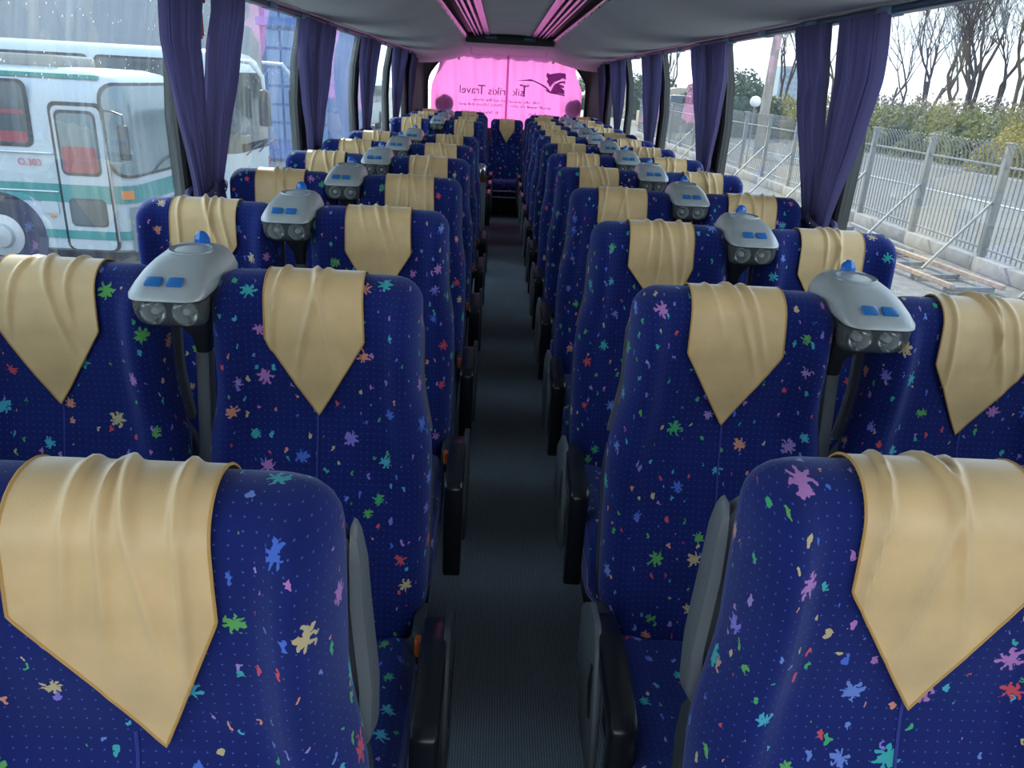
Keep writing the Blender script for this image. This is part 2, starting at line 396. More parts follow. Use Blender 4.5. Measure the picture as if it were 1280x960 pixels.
def copy_tree(src, loc, label, group=None):
    r = src.copy(); C.objects.link(r); r.location = loc; r['label'] = label
    if group: r['group'] = group
    def rec(a, b):
        for k in KIDS.get(a.name, []):
            c = k.copy(); C.objects.link(c); c.parent = b; c.location = k.location
            KIDS.setdefault(b.name, []).append(c); rec(k, c)
    rec(src, r)
    return r
def sstep(a, b, x):
    t = max(0.0, min(1.0, (x - a) / (b - a))); return t * t * (3 - 2 * t)
def lerp(a, b, t): return a + (b - a) * t
def interp(tab, x):
    if x <= tab[0][0]: return tab[0][1]
    for (a, b), (c, d) in zip(tab, tab[1:]):
        if x <= c: return b + (d - b) * (x - a) / (c - a)
    return tab[-1][1]
ORD = ['first', 'second', 'third', 'fourth', 'fifth', 'sixth', 'seventh', 'eighth', 'ninth', 'tenth', 'eleventh', 'twelfth']
SIDE = {-1: 'coach-park side', 1: 'fence side'}

# ================================================================== THE COACH BODY
Y0, Y1 = -2.3, 10.62
# side profile (x against z)
WX = [(0.0, 1.24), (0.85, 1.235), (1.1, 1.24), (1.35, 1.245), (1.6, 1.225), (1.82, 1.175), (1.95, 1.12)]
ZS, ZT = 0.90, 1.815          # sill, window head
PIL = [-0.55, 1.20, 3.03, 4.80, 6.62, 8.45, 10.05]
struct(MB().box(-1.26, 1.26, Y0, Y1, -0.06, 0.0).build('floor', M['carpet'], smooth=False))
def wall_strip(s, y0, y1, zs, off=0.0, th=0.03):
    rs = []
    for y in (y0, y1):
        inn = [(s * (interp(WX, z) + off), y, z) for z in zs]
        ou = [(s * (interp(WX, z) + off + th), y, z) for z in reversed(zs)]
        rs.append(inn + ou)
    return rs
zlow = [0.0, 0.4, 0.85, ZS]; zwin = [ZS + (ZT - ZS) * i / 8 for i in range(9)]
nwin = 0
for s, nm in ((-1, 'left'), (1, 'right')):
    w = struct(MB().rings(wall_strip(s, Y0, Y1, zlow)).build('wall_' + nm, M['wall']))
    for i, y in enumerate(PIL):
        MB().rings(wall_strip(s, y - 0.05, y + 0.06, zwin, 0.0, 0.05)).build('pillar', M['pillar'], w)
    # header above the glass
    MB().rings(wall_strip(s, Y0, Y1, [ZT - 0.01, 1.87, 1.95], 0.0, 0.05)).build('header', M['wall'], w)
    MB().rbox(min(s * 1.16, s * 1.25), max(s * 1.16, s * 1.25), Y0, 10.0, ZS - 0.035, ZS, 0.01).build('window_ledge', M['shell'], w)
    for i in range(len(PIL) - 1):
        nwin += 1
        a, b = PIL[i] + 0.06, PIL[i + 1] - 0.05
        pane = struct(MB().rings([[(s * (interp(WX, z) + 0.02), y, z) for z in zwin] for y in (a - 0.03, b + 0.03)], closed=False, cap0=False, cap1=False)
                      .build('window_%d' % nwin, M['pane_l'] if s < 0 else M['pane_r']))
        mb = MB()
        for y in (a, b):
            mb.tube([(s * (interp(WX, z) + 0.002), y, z) for z in zwin], 0.014, 6)
        mb.tube([(s * (interp(WX, ZT) - 0.0), a, ZT), (s * interp(WX, ZT), b, ZT)], 0.012, 6)
        mb.tube([(s * (interp(WX, ZS) - 0.0), a, ZS), (s * interp(WX, ZS), b, ZS)], 0.012, 6)
        mb.build('rubber_seal', M['gasket'], pane)

# ---- ceiling: side panels, grille strips, centre panel
YE = 8.75
cl = struct(MB().rings([[(-0.215, y, 1.985), (-0.1, y, 1.993), (0.1, y, 1.993), (0.215, y, 1.985), (0.215, y, 2.03), (-0.215, y, 2.03)] for y in (Y0, YE)])
            .build('ceiling', M['ceiling']))
RZ = [(0.0, 1.872), (0.3, 1.866), (0.46, 1.842), (0.55, 1.81), (0.70, 1.765), (0.9, 1.722), (1.19, 1.70)]
PR = [(1.19, 1.835), (1.10, 1.822), (0.95, 1.812), (0.80, 1.812), (0.68, 1.826), (0.58, 1.856), (0.51, 1.895), (0.465, 1.945)]
for s in (-1, 1):
    rs = []
    ys = [Y0, 2.0, 5.0, YE]
    for y in ys:
        rs.append([(s * x, y, z) for x, z in PR] + [(s * 0.47, y, 2.02), (s * 1.19, y, 2.02)])
    # towards the rear the panel sweeps in and down over the back window
    MB().rings(rs).build('side_panel', M['ceiling'], cl)
    MB().rings([[(s * x, YE + 0.002, z) for x, z in PR] + [(s * 0.47, YE + 0.002, 2.02), (s * 1.19, YE + 0.002, 2.02)],
                [(s * x, 9.7, z) for x, z in PR] + [(s * 0.47, 9.7, 2.02), (s * 1.19, 9.7, 2.02)],
                [(s * x, 10.1, lerp(z, interp(RZ, x), 0.5)) for x, z in PR] + [(s * 0.47, 10.1, 2.02), (s * 1.19, 10.1, 2.02)],
                [(s * x, 10.47, interp(RZ, x)) for x, z in PR] + [(s * 0.47, 10.47, 2.02), (s * 1.19, 10.47, 2.02)]]).build('side_panel', M['ceiling'], cl)
    # grille strip: black channel with glossy slats
    ch = MB().box(min(s * 0.21, s * 0.47), max(s * 0.21, s * 0.47), Y0, YE, 1.985, 2.02).build('grille_channel', M['rack_black'], cl, smooth=False)
    for (xa, xb, z) in ((0.212, 0.262, 1.972), (0.280, 0.300, 1.966), (0.318, 0.338, 1.962), (0.352, 0.366, 1.958), (0.430, 0.472, 1.945)):
        MB().rbox(min(s * xa, s * xb), max(s * xa, s * xb), Y0, YE - 0.02, z, z + 0.012, 0.004, 2).build('slat', M['rack_gloss'], cl)
    for k in range(24):
        y = -1.0 + k * 0.41
        if y < YE - 0.1:
            MB().lathe([(0.004, 0), (0.004, 0.004)], 6, (s * 0.454, y, 1.9425)).build('screw', M['rack_black'], cl)
MB().rings([[(x, y, z) for x, z in ((-0.47, 1.955), (-0.46, 1.90), (0.46, 1.90), (0.47, 1.955))] for y in (YE + 0.03, 10.1)]
           + [[(x, 10.47, z) for x, z in ((-0.47, 1.93), (-0.46, 1.845), (0.46, 1.845), (0.47, 1.93))]]).build('rear_panel', M['ceiling'], cl)
bar = MB().rbox(-0.46, 0.46, YE - 0.01, YE + 0.05, 1.90, 1.99, 0.012).build('end_bar', M['rack_black'], cl)
MB().rbox(-0.16, 0.16, YE - 0.035, YE - 0.012, 1.945, 1.965, 0.006).build('latch_strip', M['rack_black'], cl)
for x in (-0.2, 0.2): MB().rbox(x - 0.06, x + 0.06, YE - 0.05, YE - 0.012, 1.935, 1.975, 0.008).build('latch_block', M['rail'], cl)

# ---- curtain rails under the ceiling edge, with clips
for i, s in ((1, -1), (2, 1)):
    r = struct(MB().rbox(min(s * 1.125, s * 1.165), max(s * 1.125, s * 1.165), Y0, 10.1, 1.792, 1.824, 0.008).build('trim_%d' % i, M['rail']))
    r['label'] = 'blue curtain rail under the ceiling edge'
    MB().rbox(min(s * 1.10, s * 1.122), max(s * 1.10, s * 1.122), Y0, 10.1, 1.812, 1.828, 0.005).build('aluminium_edge', M['alu'], r)
    y = -1.6
    while y < 10:
        MB().rbox(min(s * 1.115, s * 1.17), max(s * 1.115, s * 1.17), y - 0.045, y + 0.045, 1.787, 1.829, 0.006, 2).build('clip', M['clip'], r)
        y += 0.61

# ---- rear wall with window opening
rw = struct(MB().box(-1.26, 1.26, 10.57, 10.62, 0.0, 0.98).build('wall_rear', M['rearpanel'], smooth=False))
MB().box(-1.26, 1.26, 10.57, 10.62, 1.875, 2.05).build('header', M['rearpanel'], rw, smooth=False)
def arch(z):   # half-width of the rear window opening against height
    return 1.02 - 0.22 * sstep(1.45, 1.875, z) ** 1.5
zs = [0.98 + (1.875 - 0.98) * i / 14 for i in range(15)]
for s in (-1, 1):
    rs = [[(s * arch(z), 10.57, z), (s * 1.26, 10.57, z), (s * 1.26, 10.62, z), (s * arch(z), 10.62, z)] for z in zs]
    MB().rings(rs).build('corner_trim', M['rearpanel'], rw)
    MB().tube([(s * arch(z), 10.565, z) for z in zs], 0.014, 6).build('rubber_seal', M['gasket'], rw)
    # padded corner between last side window and the rear wall
    MB().rings([[(s * x, y, z) for x, y in ((1.215, 9.72), (1.19, 10.1), (1.12, 10.45), (1.06, 10.565), (1.25, 10.565), (1.25, 9.72))] for z in (0.9, 1.5, 1.83)]).build('corner_panel', M['rearpanel'], rw)
nwin += 1
struct(MB().add([(-1.05, 10.60, 0.97), (1.05, 10.60, 0.97), (1.05, 10.60, 1.88), (-1.05, 10.60, 1.88)], [(0, 1, 2, 3)]).build('window_%d' % nwin, M['pane_c'], smooth=False))
# ---- front end behind the photographer: dash wall, windscreen
fw = struct(MB().box(-1.26, 1.26, Y0 - 0.05, Y0, 0.0, 0.75).build('wall_front', M['wall'], smooth=False))
MB().box(-1.26, 1.26, Y0 - 0.05, Y0, 1.9, 2.03).build('header', M['wall'], fw, smooth=False)
nwin += 1
struct(MB().add([(-1.25, Y0 - 0.03, 0.75), (1.25, Y0 - 0.03, 0.75), (1.2, Y0 - 0.03, 1.9), (-1.2, Y0 - 0.03, 1.9)], [(0, 1, 2, 3)]).build('window_%d' % nwin, M['pane_c'], smooth=False))
MB().box(-1.26, 1.26, Y0, Y1, 2.03, 2.08).build('roof_skin', M['bodywhite'], cl, smooth=False)

# ================================================================== SEATS
ZTOP = 1.17; ZB = 0.45
def ymid(z):
    t = (z - ZB) / (ZTOP - ZB)
    return -0.125 * max(0.0, 1 - t) ** 1.8 + 0.012 * math.sin(pi * min(1, t))
def thick(z): return interp([(0.45, 0.13), (0.6, 0.12), (0.85, 0.105), (1.0, 0.115), (1.17, 0.10)], z)
RT = 0.05
def halfw(z):
    w = lerp(0.226, 0.202, sstep(0.80, 0.97, z))
    R = 0.052; z0 = ZTOP - R
    if z > z0: w = w - R + math.sqrt(max(0, R * R - (z - z0) ** 2))
    if z < 0.52: w -= 0.02 * ((0.52 - z) / 0.07) ** 2
    return w
def prof():
    """closed-loop samples over the seat back: (y, z, ymid, zmid, side) front bottom -> top -> rear bottom"""
    L = []
    N = 22; z1 = ZTOP - RT
    for i in range(N):
        z = lerp(ZB, z1, i / (N - 1)); L.append((ymid(z) - thick(z) / 2, z, ymid(z), z, -1))
    ym = ymid(z1); r = thick(z1) / 2
    for i in range(1, 12):
        a = pi * i / 12
        L.append((ym - r * math.cos(a), z1 + RT * math.sin(a), ym, z1, -math.cos(a)))
    for i in range(N):
        z = lerp(z1, ZB, i / (N - 1)); L.append((ymid(z) + thick(z) / 2, z, ymid(z), z, 1))
    return L
PROF = prof()
def front_bump(x, z):
    e = abs(x) / 0.212
    head = sstep(0.70, 0.93, z) * (1 - 0.6 * sstep(1.10, 1.17, z))
    body = 1 - sstep(0.72, 0.9, z)
    inner = lerp(0.66, 0.56, head)
    b = (0.038 * head + 0.014 * body) * sstep(inner, inner + 0.27, e)
    b += 0.020 * math.exp(-((z - 0.62) / 0.12) ** 2) * (1 - e * e * 0.6)         # lumbar
    b += 0.008 * math.exp(-((z - 1.06) / 0.07) ** 2)                              # head pad
    b -= 0.008 * math.exp(-((z - 0.90) / 0.045) ** 2)                             # neck
    return b
def backrest():
    mb = MB(); US = [math.sin(pi / 2 * (-1 + 2 * i / 34)) for i in range(35)]
    vs = []; uv = []; sl = 0; prev = None
    for (y, z, ym, zm, sd) in PROF:
        if prev: sl += math.hypot(y - prev[0], z - prev[1])
        prev = (y, z)
        w = halfw(z)
        for u in US:
            e = abs(u); g = 1.0
            if e > 0.74: g = max(0.0, 1 - ((e - 0.74) / 0.26) ** 2.2) ** 0.5
            yy = ym + (y - ym) * g; zz = z
            x = u * w
            if sd < 0: yy += front_bump(x, min(z, ZTOP)) * sd * g
            vs.append((x, yy, zz)); uv.append((x, sl))
        c0 = len(vs) - 18                     # unroll u along the surface from the middle out
        for st in (1, -1):
            acc = 0.0; k = c0
            for _ in range(17):
                a_, b2 = vs[k], vs[k + st]; acc += st * math.hypot(b2[0] - a_[0], b2[1] - a_[1]); k += st; uv[k] = (acc, sl)
    n = len(US); fs = []
    for i in range(len(PROF) - 1):
        for k in range(n - 1): fs.append((i * n + k, i * n + k + 1, (i + 1) * n + k + 1, (i + 1) * n + k))
    fs.append(tuple([k for k in range(n)] + [(len(PROF) - 1) * n + k for k in range(n - 1, -1, -1)]))
    return mb.add(vs, fs, uv)
ME = {}
ME['backrest'] = backrest().mesh('backrest', M['fabric'], angle=80)
# rear shell: light upper, dark lower
def shell(z0, z1, grow, y_in, y_out, n=12):
    rs = []
    for i in range(n):
        z = lerp(z0, z1, i / (n - 1)); w = halfw(z) + grow
        t = (i / (n - 1))
        w2 = w - 0.03 * (1 - math.sqrt(max(0, 1 - max(0, (t - 0.8) / 0.2) ** 2)))
        ym = ymid(z) + thick(z) / 2
        rs.append([(-w2, ym - y_in, z), (-w2 + 0.006, ym + y_out * 0.5, z), (-w2 + 0.05, ym + y_out, z), (w2 - 0.05, ym + y_out, z), (w2 - 0.006, ym + y_out * 0.5, z), (w2, ym - y_in, z), (w2 - 0.02, ym - y_in, z), (-w2 + 0.02, ym - y_in, z)])
    return MB().rings(rs)
ME['upper_shell'] = shell(0.84, 1.105, 0.001, 0.020, 0.020).mesh('upper_shell', M['shell'])
ME['lower_shell'] = shell(0.36, 0.84, 0.003, 0.040, 0.020).mesh('lower_shell', M['shell_dark'])
ME['seam'] = MB().tube([(0, ymid(z) - thick(z) / 2 - front_bump(0, z) - 0.0003, z) for z in [0.47 + 0.44 * i / 16 for i in range(17)]], 0.0022, 6).mesh('seam', M['piping'])
# cushion (side profile swept across, rounded)
def cushion():
    prof = [(-0.205, 0.33), (-0.40, 0.315), (-0.60, 0.305), (-0.675, 0.315), (-0.712, 0.36), (-0.715, 0.42), (-0.69, 0.468), (-0.62, 0.492), (-0.48, 0.490), (-0.32, 0.475), (-0.205, 0.465)]
    mb = MB(); US = [math.sin(pi / 2 * (-1 + 2 * i / 24)) for i in range(25)]
    vs = []; uv = []; cy, cz = -0.46, 0.40; sl = 0
    for j, (y, z) in enumerate(prof):
        if j: sl += math.hypot(y - prof[j - 1][0], z - prof[j - 1][1])
        for u in US:
            e = abs(u); g = 1.0
            if e > 0.8: g = 1 - 0.28 * ((e - 0.8) / 0.2) ** 2.2
            b = 0.012 * sstep(0.6, 0.85, e) if z > 0.45 else 0
            vs.append((u * 0.216, cy + (y - cy) * lerp(1, g, 0.5), cz + (z + b - cz) * g)); uv.append((u * 0.216 + 1.3, sl))
    n = len(US); m_ = len(prof); fs = []
    for i in range(m_):
        for k in range(n - 1): fs.append((i * n + k, i * n + k + 1, ((i + 1) % m_) * n + k + 1, ((i + 1) % m_) * n + k))
    fs.append(tuple(i * n for i in range(m_))); fs.append(tuple(i * n + n - 1 for i in range(m_)))
    return mb.add(vs, fs, uv)
ME['seat_cushion'] = cushion().mesh('seat_cushion', M['fabric'], angle=60)
ME['seat_base'] = MB().rbox(-0.20, 0.20, -0.60, -0.16, 0.20, 0.31, 0.02).mesh('seat_base', M['frame'])
ME['leg'] = MB().rbox(-0.025, 0.025, -0.52, -0.20, 0.0, 0.21, 0.012).rbox(-0.05, 0.05, -0.56, -0.16, 0.0, 0.02, 0.008).mesh('leg', M['frame'])
# armrest: polygon side profile extruded in x
def extr(poly, x0, x1, bev=0.008):
    bm = bmesh.new()
    vs = [bm.verts.new((x0, y, z)) for y, z in poly]; f = bm.faces.new(vs)
    r = bmesh.ops.extrude_face_region(bm, geom=[f])
    for v in r['geom']:
        if isinstance(v, bmesh.types.BMVert): v.co.x = x1
    bmesh.ops.recalc_face_normals(bm, faces=bm.faces[:])
    if bev: bmesh.ops.bevel(bm, geom=bm.edges[:], offset=bev, segments=2, profile=0.5, affect='EDGES')
    bm.verts.index_update()
    mb = MB(); mb.add([v.co[:] for v in bm.verts], [[v.index for v in f.verts] for f in bm.faces]); bm.free()
    return mb
for s, nm in ((-1, 'l'), (1, 'r')):     # s: side of the seat the arm is on
    c = 0.258 if s > 0 else -0.236
    pad = [(-0.24, 0.560), (-0.34, 0.585), (-0.515, 0.568), (-0.540, 0.548), (-0.535, 0.275), (-0.503, 0.275), (-0.495, 0.52), (-0.34, 0.535), (-0.24, 0.515)]
    ME['arm_pad_' + nm] = extr(pad, c - 0.024, c + 0.024).mesh('arm_pad', M['black'])
    plate = [(-0.16, 0.38), (-0.16, 0.52), (-0.25, 0.59), (-0.32, 0.596), (-0.365, 0.57), (-0.42, 0.40), (-0.43, 0.32), (-0.30, 0.29)]
    ME['arm_plate_' + nm] = extr(plate, c + s * 0.016, c + s * 0.032).mesh('arm_plate', M['shell'] if s < 0 else M['shell_dark'])
    ME['arm_slot_' + nm] = extr([(-0.34, 0.47), (-0.355, 0.53), (-0.37, 0.53), (-0.39, 0.43), (-0.365, 0.42)], c + s * 0.031, c + s * 0.034, 0).mesh('arm_slot', M['rack_black'])
    ME['hinge_' + nm] = MB().rbox(min(s * 0.205, s * 0.235), max(s * 0.205, s * 0.235), -0.24, -0.13, 0.43, 0.51, 0.012).mesh('hinge_cover', M['shell_dark'])
    ME['buckle_' + nm] = MB().rbox(min(s * 0.214, s * 0.234), max(s * 0.214, s * 0.234), -0.26, -0.235, 0.47, 0.51, 0.006).mesh('belt_buckle', M['buckle'])
    ME['grab_' + nm] = MB().rings([[(s * (0.200 + 0.010 * (z < 0.95) + dx * k), ymid(z) + thick(z) / 2 + yy * (0.35 + 0.65 * k) , z) for dx, yy in ((0.0, -0.030), (0.013, -0.027), (0.018, 0.0), (0.012, 0.018), (0.0, 0.020))]
                                   for z, k in ((0.825, 0.5), (0.835, 0.85), (0.85, 1.0), (0.90, 1.0), (1.0, 1.0), (1.05, 0.85), (1.075, 0.6), (1.088, 0.3), (1.092, 0.05))]).mesh('grab_handle', M['shell'])

def make_seat(name, arm_side, loc, label, group):
    t = thing(name, loc, label, 'seat', group)
    b = part('backrest', ME['backrest'], t); part('seam', ME['seam'], b)
    part('upper_shell', ME['upper_shell'], t); part('lower_shell', ME['lower_shell'], t)
    part('seat_cushion', ME['seat_cushion'], t); part('seat_base', ME['seat_base'], t); part('leg', ME['leg'], t)
    if arm_side:
        k = 'l' if arm_side < 0 else 'r'
        p = part('armrest', ME['arm_pad_' + k], t); q = part('arm_plate', ME['arm_plate_' + k], p); part('arm_slot', ME['arm_slot_' + k], p)
        part('hinge_cover', ME['hinge_' + k], t); part('belt_buckle', ME['buckle_' + k], t)
    return t
# ---- headrest cloth draped over the seat top
def cover_variant(seed):
    rnd = random.Random(seed)
    # centre-line path from the rear over the crest and down the front
    path = []
    for (y, z, ym, zm, sd) in PROF:
        if sd == 1 and z < 1.02: continue
        if sd == -1 and z < 0.80: continue
        yy = y + (front_bump(0, min(z, ZTOP)) * sd if sd < 0 else 0)
        path.append(Vector((0, yy, z)))
    path.reverse()
    # arc length with zero at the crest
    ss = [0.0]
    for a, b in zip(path, path[1:]): ss.append(ss[-1] + (b - a).length)
    ic = max(range(len(path)), key=lambda i: path[i].z); s0 = ss[ic]; ss = [v - s0 for v in ss]
    def pt(x, s):
        for i in range(len(ss) - 1):
            if s <= ss[i + 1] or i == len(ss) - 2:
                t = (s - ss[i]) / (ss[i + 1] - ss[i]); p = path[i].lerp(path[i + 1], t); d = (path[i + 1] - path[i]).normalized()
                nrm = Vector((0, -abs(d.z) if s > 0.02 else d.z, d.y)); break
        nrm = Vector((0, d.z, -d.y))      # outward
        dx = (front_bump(x, p.z) - front_bump(0, p.z)) if s > 0.03 else 0
        return Vector((x, p.y - dx, p.z)), nrm
    ridges = []
    nr = rnd.choice((2, 3, 4))
    for k in range(nr):
        xa = -0.07 + 0.14 * (k + rnd.random() * 0.8) / nr; xb = xa + rnd.uniform(-0.045, 0.045)
        ridges.append((xa, xb, rnd.uniform(-0.05, 0.0), rnd.uniform(0.10, 0.24), rnd.uniform(0.004, 0.008), rnd.uniform(0.0035, 0.006)))
    ridges.append((-0.03, 0.045, -0.10, 0.20, 0.007, 0.006))
    lo, hi = -0.13, 0.305
    sh = rnd.uniform(-0.004, 0.004); tip = 0.028 if seed == 0 else rnd.uniform(-0.012, 0.012)
    def hw(s): return 0.0915 + 0.003 * max(0, min(1, s / 0.15)) if s < 0.15 else max(0.0, 0.0945 * (hi - s) / (hi - 0.15))
    NS, NA = 64, 52
    grid = []
    for i in range(NS + 1):
        s = lerp(lo, hi, i / NS); row = []
        for k in range(NA + 1):
            a = -1 + 2 * k / NA; x = a * hw(s) + sh * (s - 0.1) * 6 + tip * max(0.0, (s - 0.15) / 0.155)
            h = 0.0055 + 0.002 * math.sin(x * 40 + seed) * sstep(0.0, 0.15, s)
            for (xa, xb, sa, sb, hh, sg) in ridges:
                t = (s - sa) / (sb - sa)
                if -0.2 < t < 1.2:
                    xr = lerp(xa, xb, t) + 0.008 * math.sin(t * 3 + seed)
                    h += hh * math.exp(-((x - xr) / sg) ** 2) * sstep(-0.2, 0.15, t) * (1 - sstep(0.6, 1.2, t))
            p, n = pt(x, s)
            row.append((p + n * h))
        grid.append(row)
    mb = MB(); vs = [p for r in grid for p in r]; uv = [(p.x, lerp(lo, hi, i / NS)) for i, r in enumerate(grid) for p in r]; n = NA + 1
    fs = [(i * n + k, i * n + k + 1, (i + 1) * n + k + 1, (i + 1) * n + k) for i in range(NS) for k in range(NA)]
    me = mb.add(vs, fs, uv).mesh('headrest_cloth', M['satin'], angle=80)
    edge = [grid[i][0] for i in range(0, NS + 1)] + [grid[i][NA] for i in range(NS - 1, -1, -1)]
    hem = MB().tube([p + Vector((0, 0, 0)) for p in edge], 0.0017, 5).mesh('hem', M['hem'])
    return me, hem
COV = [cover_variant(i) for i in range(6)]
ncov = [0]
def make_cover(loc, label, group):
    me, hem = COV[ncov[0] % len(COV)]; ncov[0] += 1
    o = link('headrest_cloth', me, None, loc); tag(o, label, 'headrest cloth', group)
    part('hem', hem, o)
    return o
# ---- reading-lamp console between the two seats of a row
def rrect(hx, y0, y1, z, r, n=5):
    pts = []
    for (cx, cy, a0) in ((hx - r, y0 + r, -pi / 2), (hx - r, y1 - r, 0), (-hx + r, y1 - r, pi / 2), (-hx + r, y0 + r, pi)):
        for k in range(n + 1):
            a = a0 + pi / 2 * k / n; pts.append((cx + r * math.cos(a), cy + r * math.sin(a), z))
    return pts
def slope(pts, k, y0): return [(x, y, z + (y - y0) * k) for x, y, z in pts]
ZL = 1.135
def console_meshes():
    K = {}
    up = []
    for (dz, hx, ya, yb, r, sl) in ((0.0, 0.072, -0.155, 0.085, 0.030, 0.06), (0.003, 0.0745, -0.160, 0.088, 0.032, 0.06), (0.010, 0.0745, -0.158, 0.088, 0.032, 0.07),
                                    (0.022, 0.070, -0.138, 0.084, 0.032, 0.08), (0.034, 0.064, -0.110, 0.078, 0.034, 0.09), (0.043, 0.056, -0.080, 0.070, 0.034, 0.09),
                                    (0.048, 0.046, -0.058, 0.056, 0.032, 0.09), (0.050, 0.030, -0.03, 0.035, 0.02, 0.09)):
        up.append(slope(rrect(hx * 0.91, ya, yb, ZL + dz, r), sl, -0.16))
    K['top_shell'] = MB().rings(up).mesh('top_shell', M['console'], angle=50)
    lo = []
    for (dz, hx, ya, yb, r) in ((-0.001, 0.070, -0.100, 0.082, 0.028), (-0.02, 0.068, -0.100, 0.078, 0.028), (-0.045, 0.058, -0.09, 0.060, 0.026), (-0.056, 0.040, -0.07, 0.03, 0.02)):
        lo.append(slope(rrect(hx * 0.91, ya, yb, ZL + dz, r), 0.06, -0.16))
    K['housing'] = MB().rings(lo).mesh('housing', M['console_dark'], angle=50)
    le = []
    for (dz, hx, ya, r) in ((-0.001, 0.0715, -0.154, 0.03), (-0.026, 0.0705, -0.151, 0.03), (-0.044, 0.066, -0.143, 0.03), (-0.054, 0.056, -0.125, 0.024)):
        le.append(rrect(hx * 0.92, ya, -0.078, ZL + dz, r))
    K['lens'] = MB().rings(le).mesh('lens', M['lens'], angle=50)
    K['reflector'] = MB().lathe([(0.007, 0.020), (0.016, 0.016), (0.022, 0.006), (0.0245, -0.010), (0.0225, -0.010), (0.013, 0.010)], 18, (0, 0, 0), 'y').mesh('reflector', M['reflector'])
    K['bulb'] = MB().lathe([(0.002, -0.006), (0.007, -0.003), (0.0085, 0.004), (0.006, 0.012)], 10, (0, 0, 0), 'y').mesh('bulb', M['globe'])
    K['button'] = MB().rbox(-0.0145, 0.0145, -0.011, 0.011, -0.002, 0.0045, 0.002, 2).mesh('button', M['button'])
    ring = [(0.042 * math.cos(a), 0.036 * math.sin(a), 0) for a in [2 * pi * k / 28 for k in range(28)]]
    K['oval'] = MB().rings([[(x * f, y * f, h) for x, y, _ in ring] for f, h in ((1.0, -0.003), (1.0, 0.0020), (0.965, 0.0032), (0.93, 0.0018), (0.6, 0.0003), (0.2, 0.0))]).mesh('oval_dish', M['recess'], angle=60)
    K['beacon'] = MB().lathe([(0.016, 0.0), (0.0155, 0.010), (0.012, 0.018), (0.007, 0.023), (0.002, 0.0245)], 8).mesh('beacon', M['beacon'], smooth=False)
    nk = []
    for (z, hx, ya, yb) in ((1.095, 0.040, -0.06, 0.05), (1.06, 0.032, -0.035, 0.045), (1.02, 0.018, 0.0, 0.04), (0.98, 0.0135, 0.006, 0.036)):
        nk.append(rrect(hx, ya, yb, z, 0.008, 2))
    K['neck'] = MB().rings(nk).mesh('neck', M['console_dark'])
    K['post'] = MB().rings([rrect(0.0145, 0.004 - dy, 0.04 - dy, z, 0.006, 2) for z, dy in ((0.985, 0.0), (0.80, 0.03), (0.45, 0.10), (0.0, 0.12))]).mesh('post', M['bin'])
    return K
CK = console_meshes()
def make_console(loc, label, group):
    t = thing('reading_lamp_console', loc, label, 'lamp', group)
    top = part('top_shell', CK['top_shell'], t)
    part('housing', CK['housing'], t); part('neck', CK['neck'], t); part('post', CK['post'], t)
    part('lens', CK['lens'], t)
    for x in (-0.029, 0.029):
        r = part('reflector', CK['reflector'], t, (x, -0.120, ZL - 0.0255)); part('bulb', CK['bulb'], r)
    for x in (-0.022, 0.016): part('button', CK['button'], top, (x, -0.128, ZL + 0.0300), (0.50, 0, 0))
    part('oval_dish', CK['oval'], top, (0.0, 0.0, ZL + 0.0635), (0.09, 0, 0))
    part('beacon', CK['beacon'], top, (0.004, 0.052, ZL + 0.066))
    return t

XA, XW = 0.4108, 0.9108
LROWS = [0.650 + 0.819 * r for r in range(7)] + [7.75, 8.50, 9.28]
RROWS = [0.730 + 0.768 * r for r in range(12)]
protoseat = {}
protocon = None
for s, rows in ((-1, LROWS), (1, RROWS)):
    for i, y in enumerate(rows):
        n = len(rows) - i      # counted ahead of the rear bench
        who = '%s row ahead of the rear bench' % ORD[n - 1]
        for x, pos in ((XA, 'aisle'), (XW, 'window')):
            lab = 'navy paint-splash %s seat, %s, %s' % (pos, SIDE[s], who)
            loc = (s * x, y, 0)
            key = (s, pos)
            if i == 0 and pos == 'aisle':
                t = make_seat('coach_seat', -s, loc, lab, 'coach seats in rows'); part('grab_handle', ME['grab_' + ('r' if s < 0 else 'l')], t)
            elif key not in protoseat:
                protoseat[key] = make_seat('coach_seat', (-s if pos == 'aisle' else 0), loc, lab, 'coach seats in rows')
            else: copy_tree(protoseat[key], loc, lab)
            make_cover(loc, 'cream headrest cloth on the %s seat, %s, %s' % (pos, SIDE[s], who), 'cream headrest cloths')
        lab = 'silver reading-lamp console, %s, %s' % (SIDE[s], who)
        if protocon is None: protocon = make_console((s * 0.661, y + 0.02, 0), lab, 'reading-lamp consoles between the seats')
        else: copy_tree(protocon, (s * 0.661, y + 0.02, 0), lab)
# rear bench seats
YB = 10.14
for x, w in ((-0.94, 'beside the coach-park-side window'), (-0.455, 'next to the middle seat, coach-park side'), (0.0, 'in the middle facing the aisle'), (0.495, 'next to the middle seat, fence side'), (0.965, 'beside the fence-side window')):
    x *= 1.0
    if x == 0.0: dz = -0.07
    else: dz = 0.0
    t = make_seat('bench_seat', 0, (x + (0.02 if x == 0 else 0), YB, dz), 'navy paint-splash rear bench seat ' + w, 'rear bench seats')
    make_cover((x + (0.02 if x == 0 else 0), YB, dz), 'cream headrest cloth on the rear bench seat ' + w, 'cream headrest cloths')
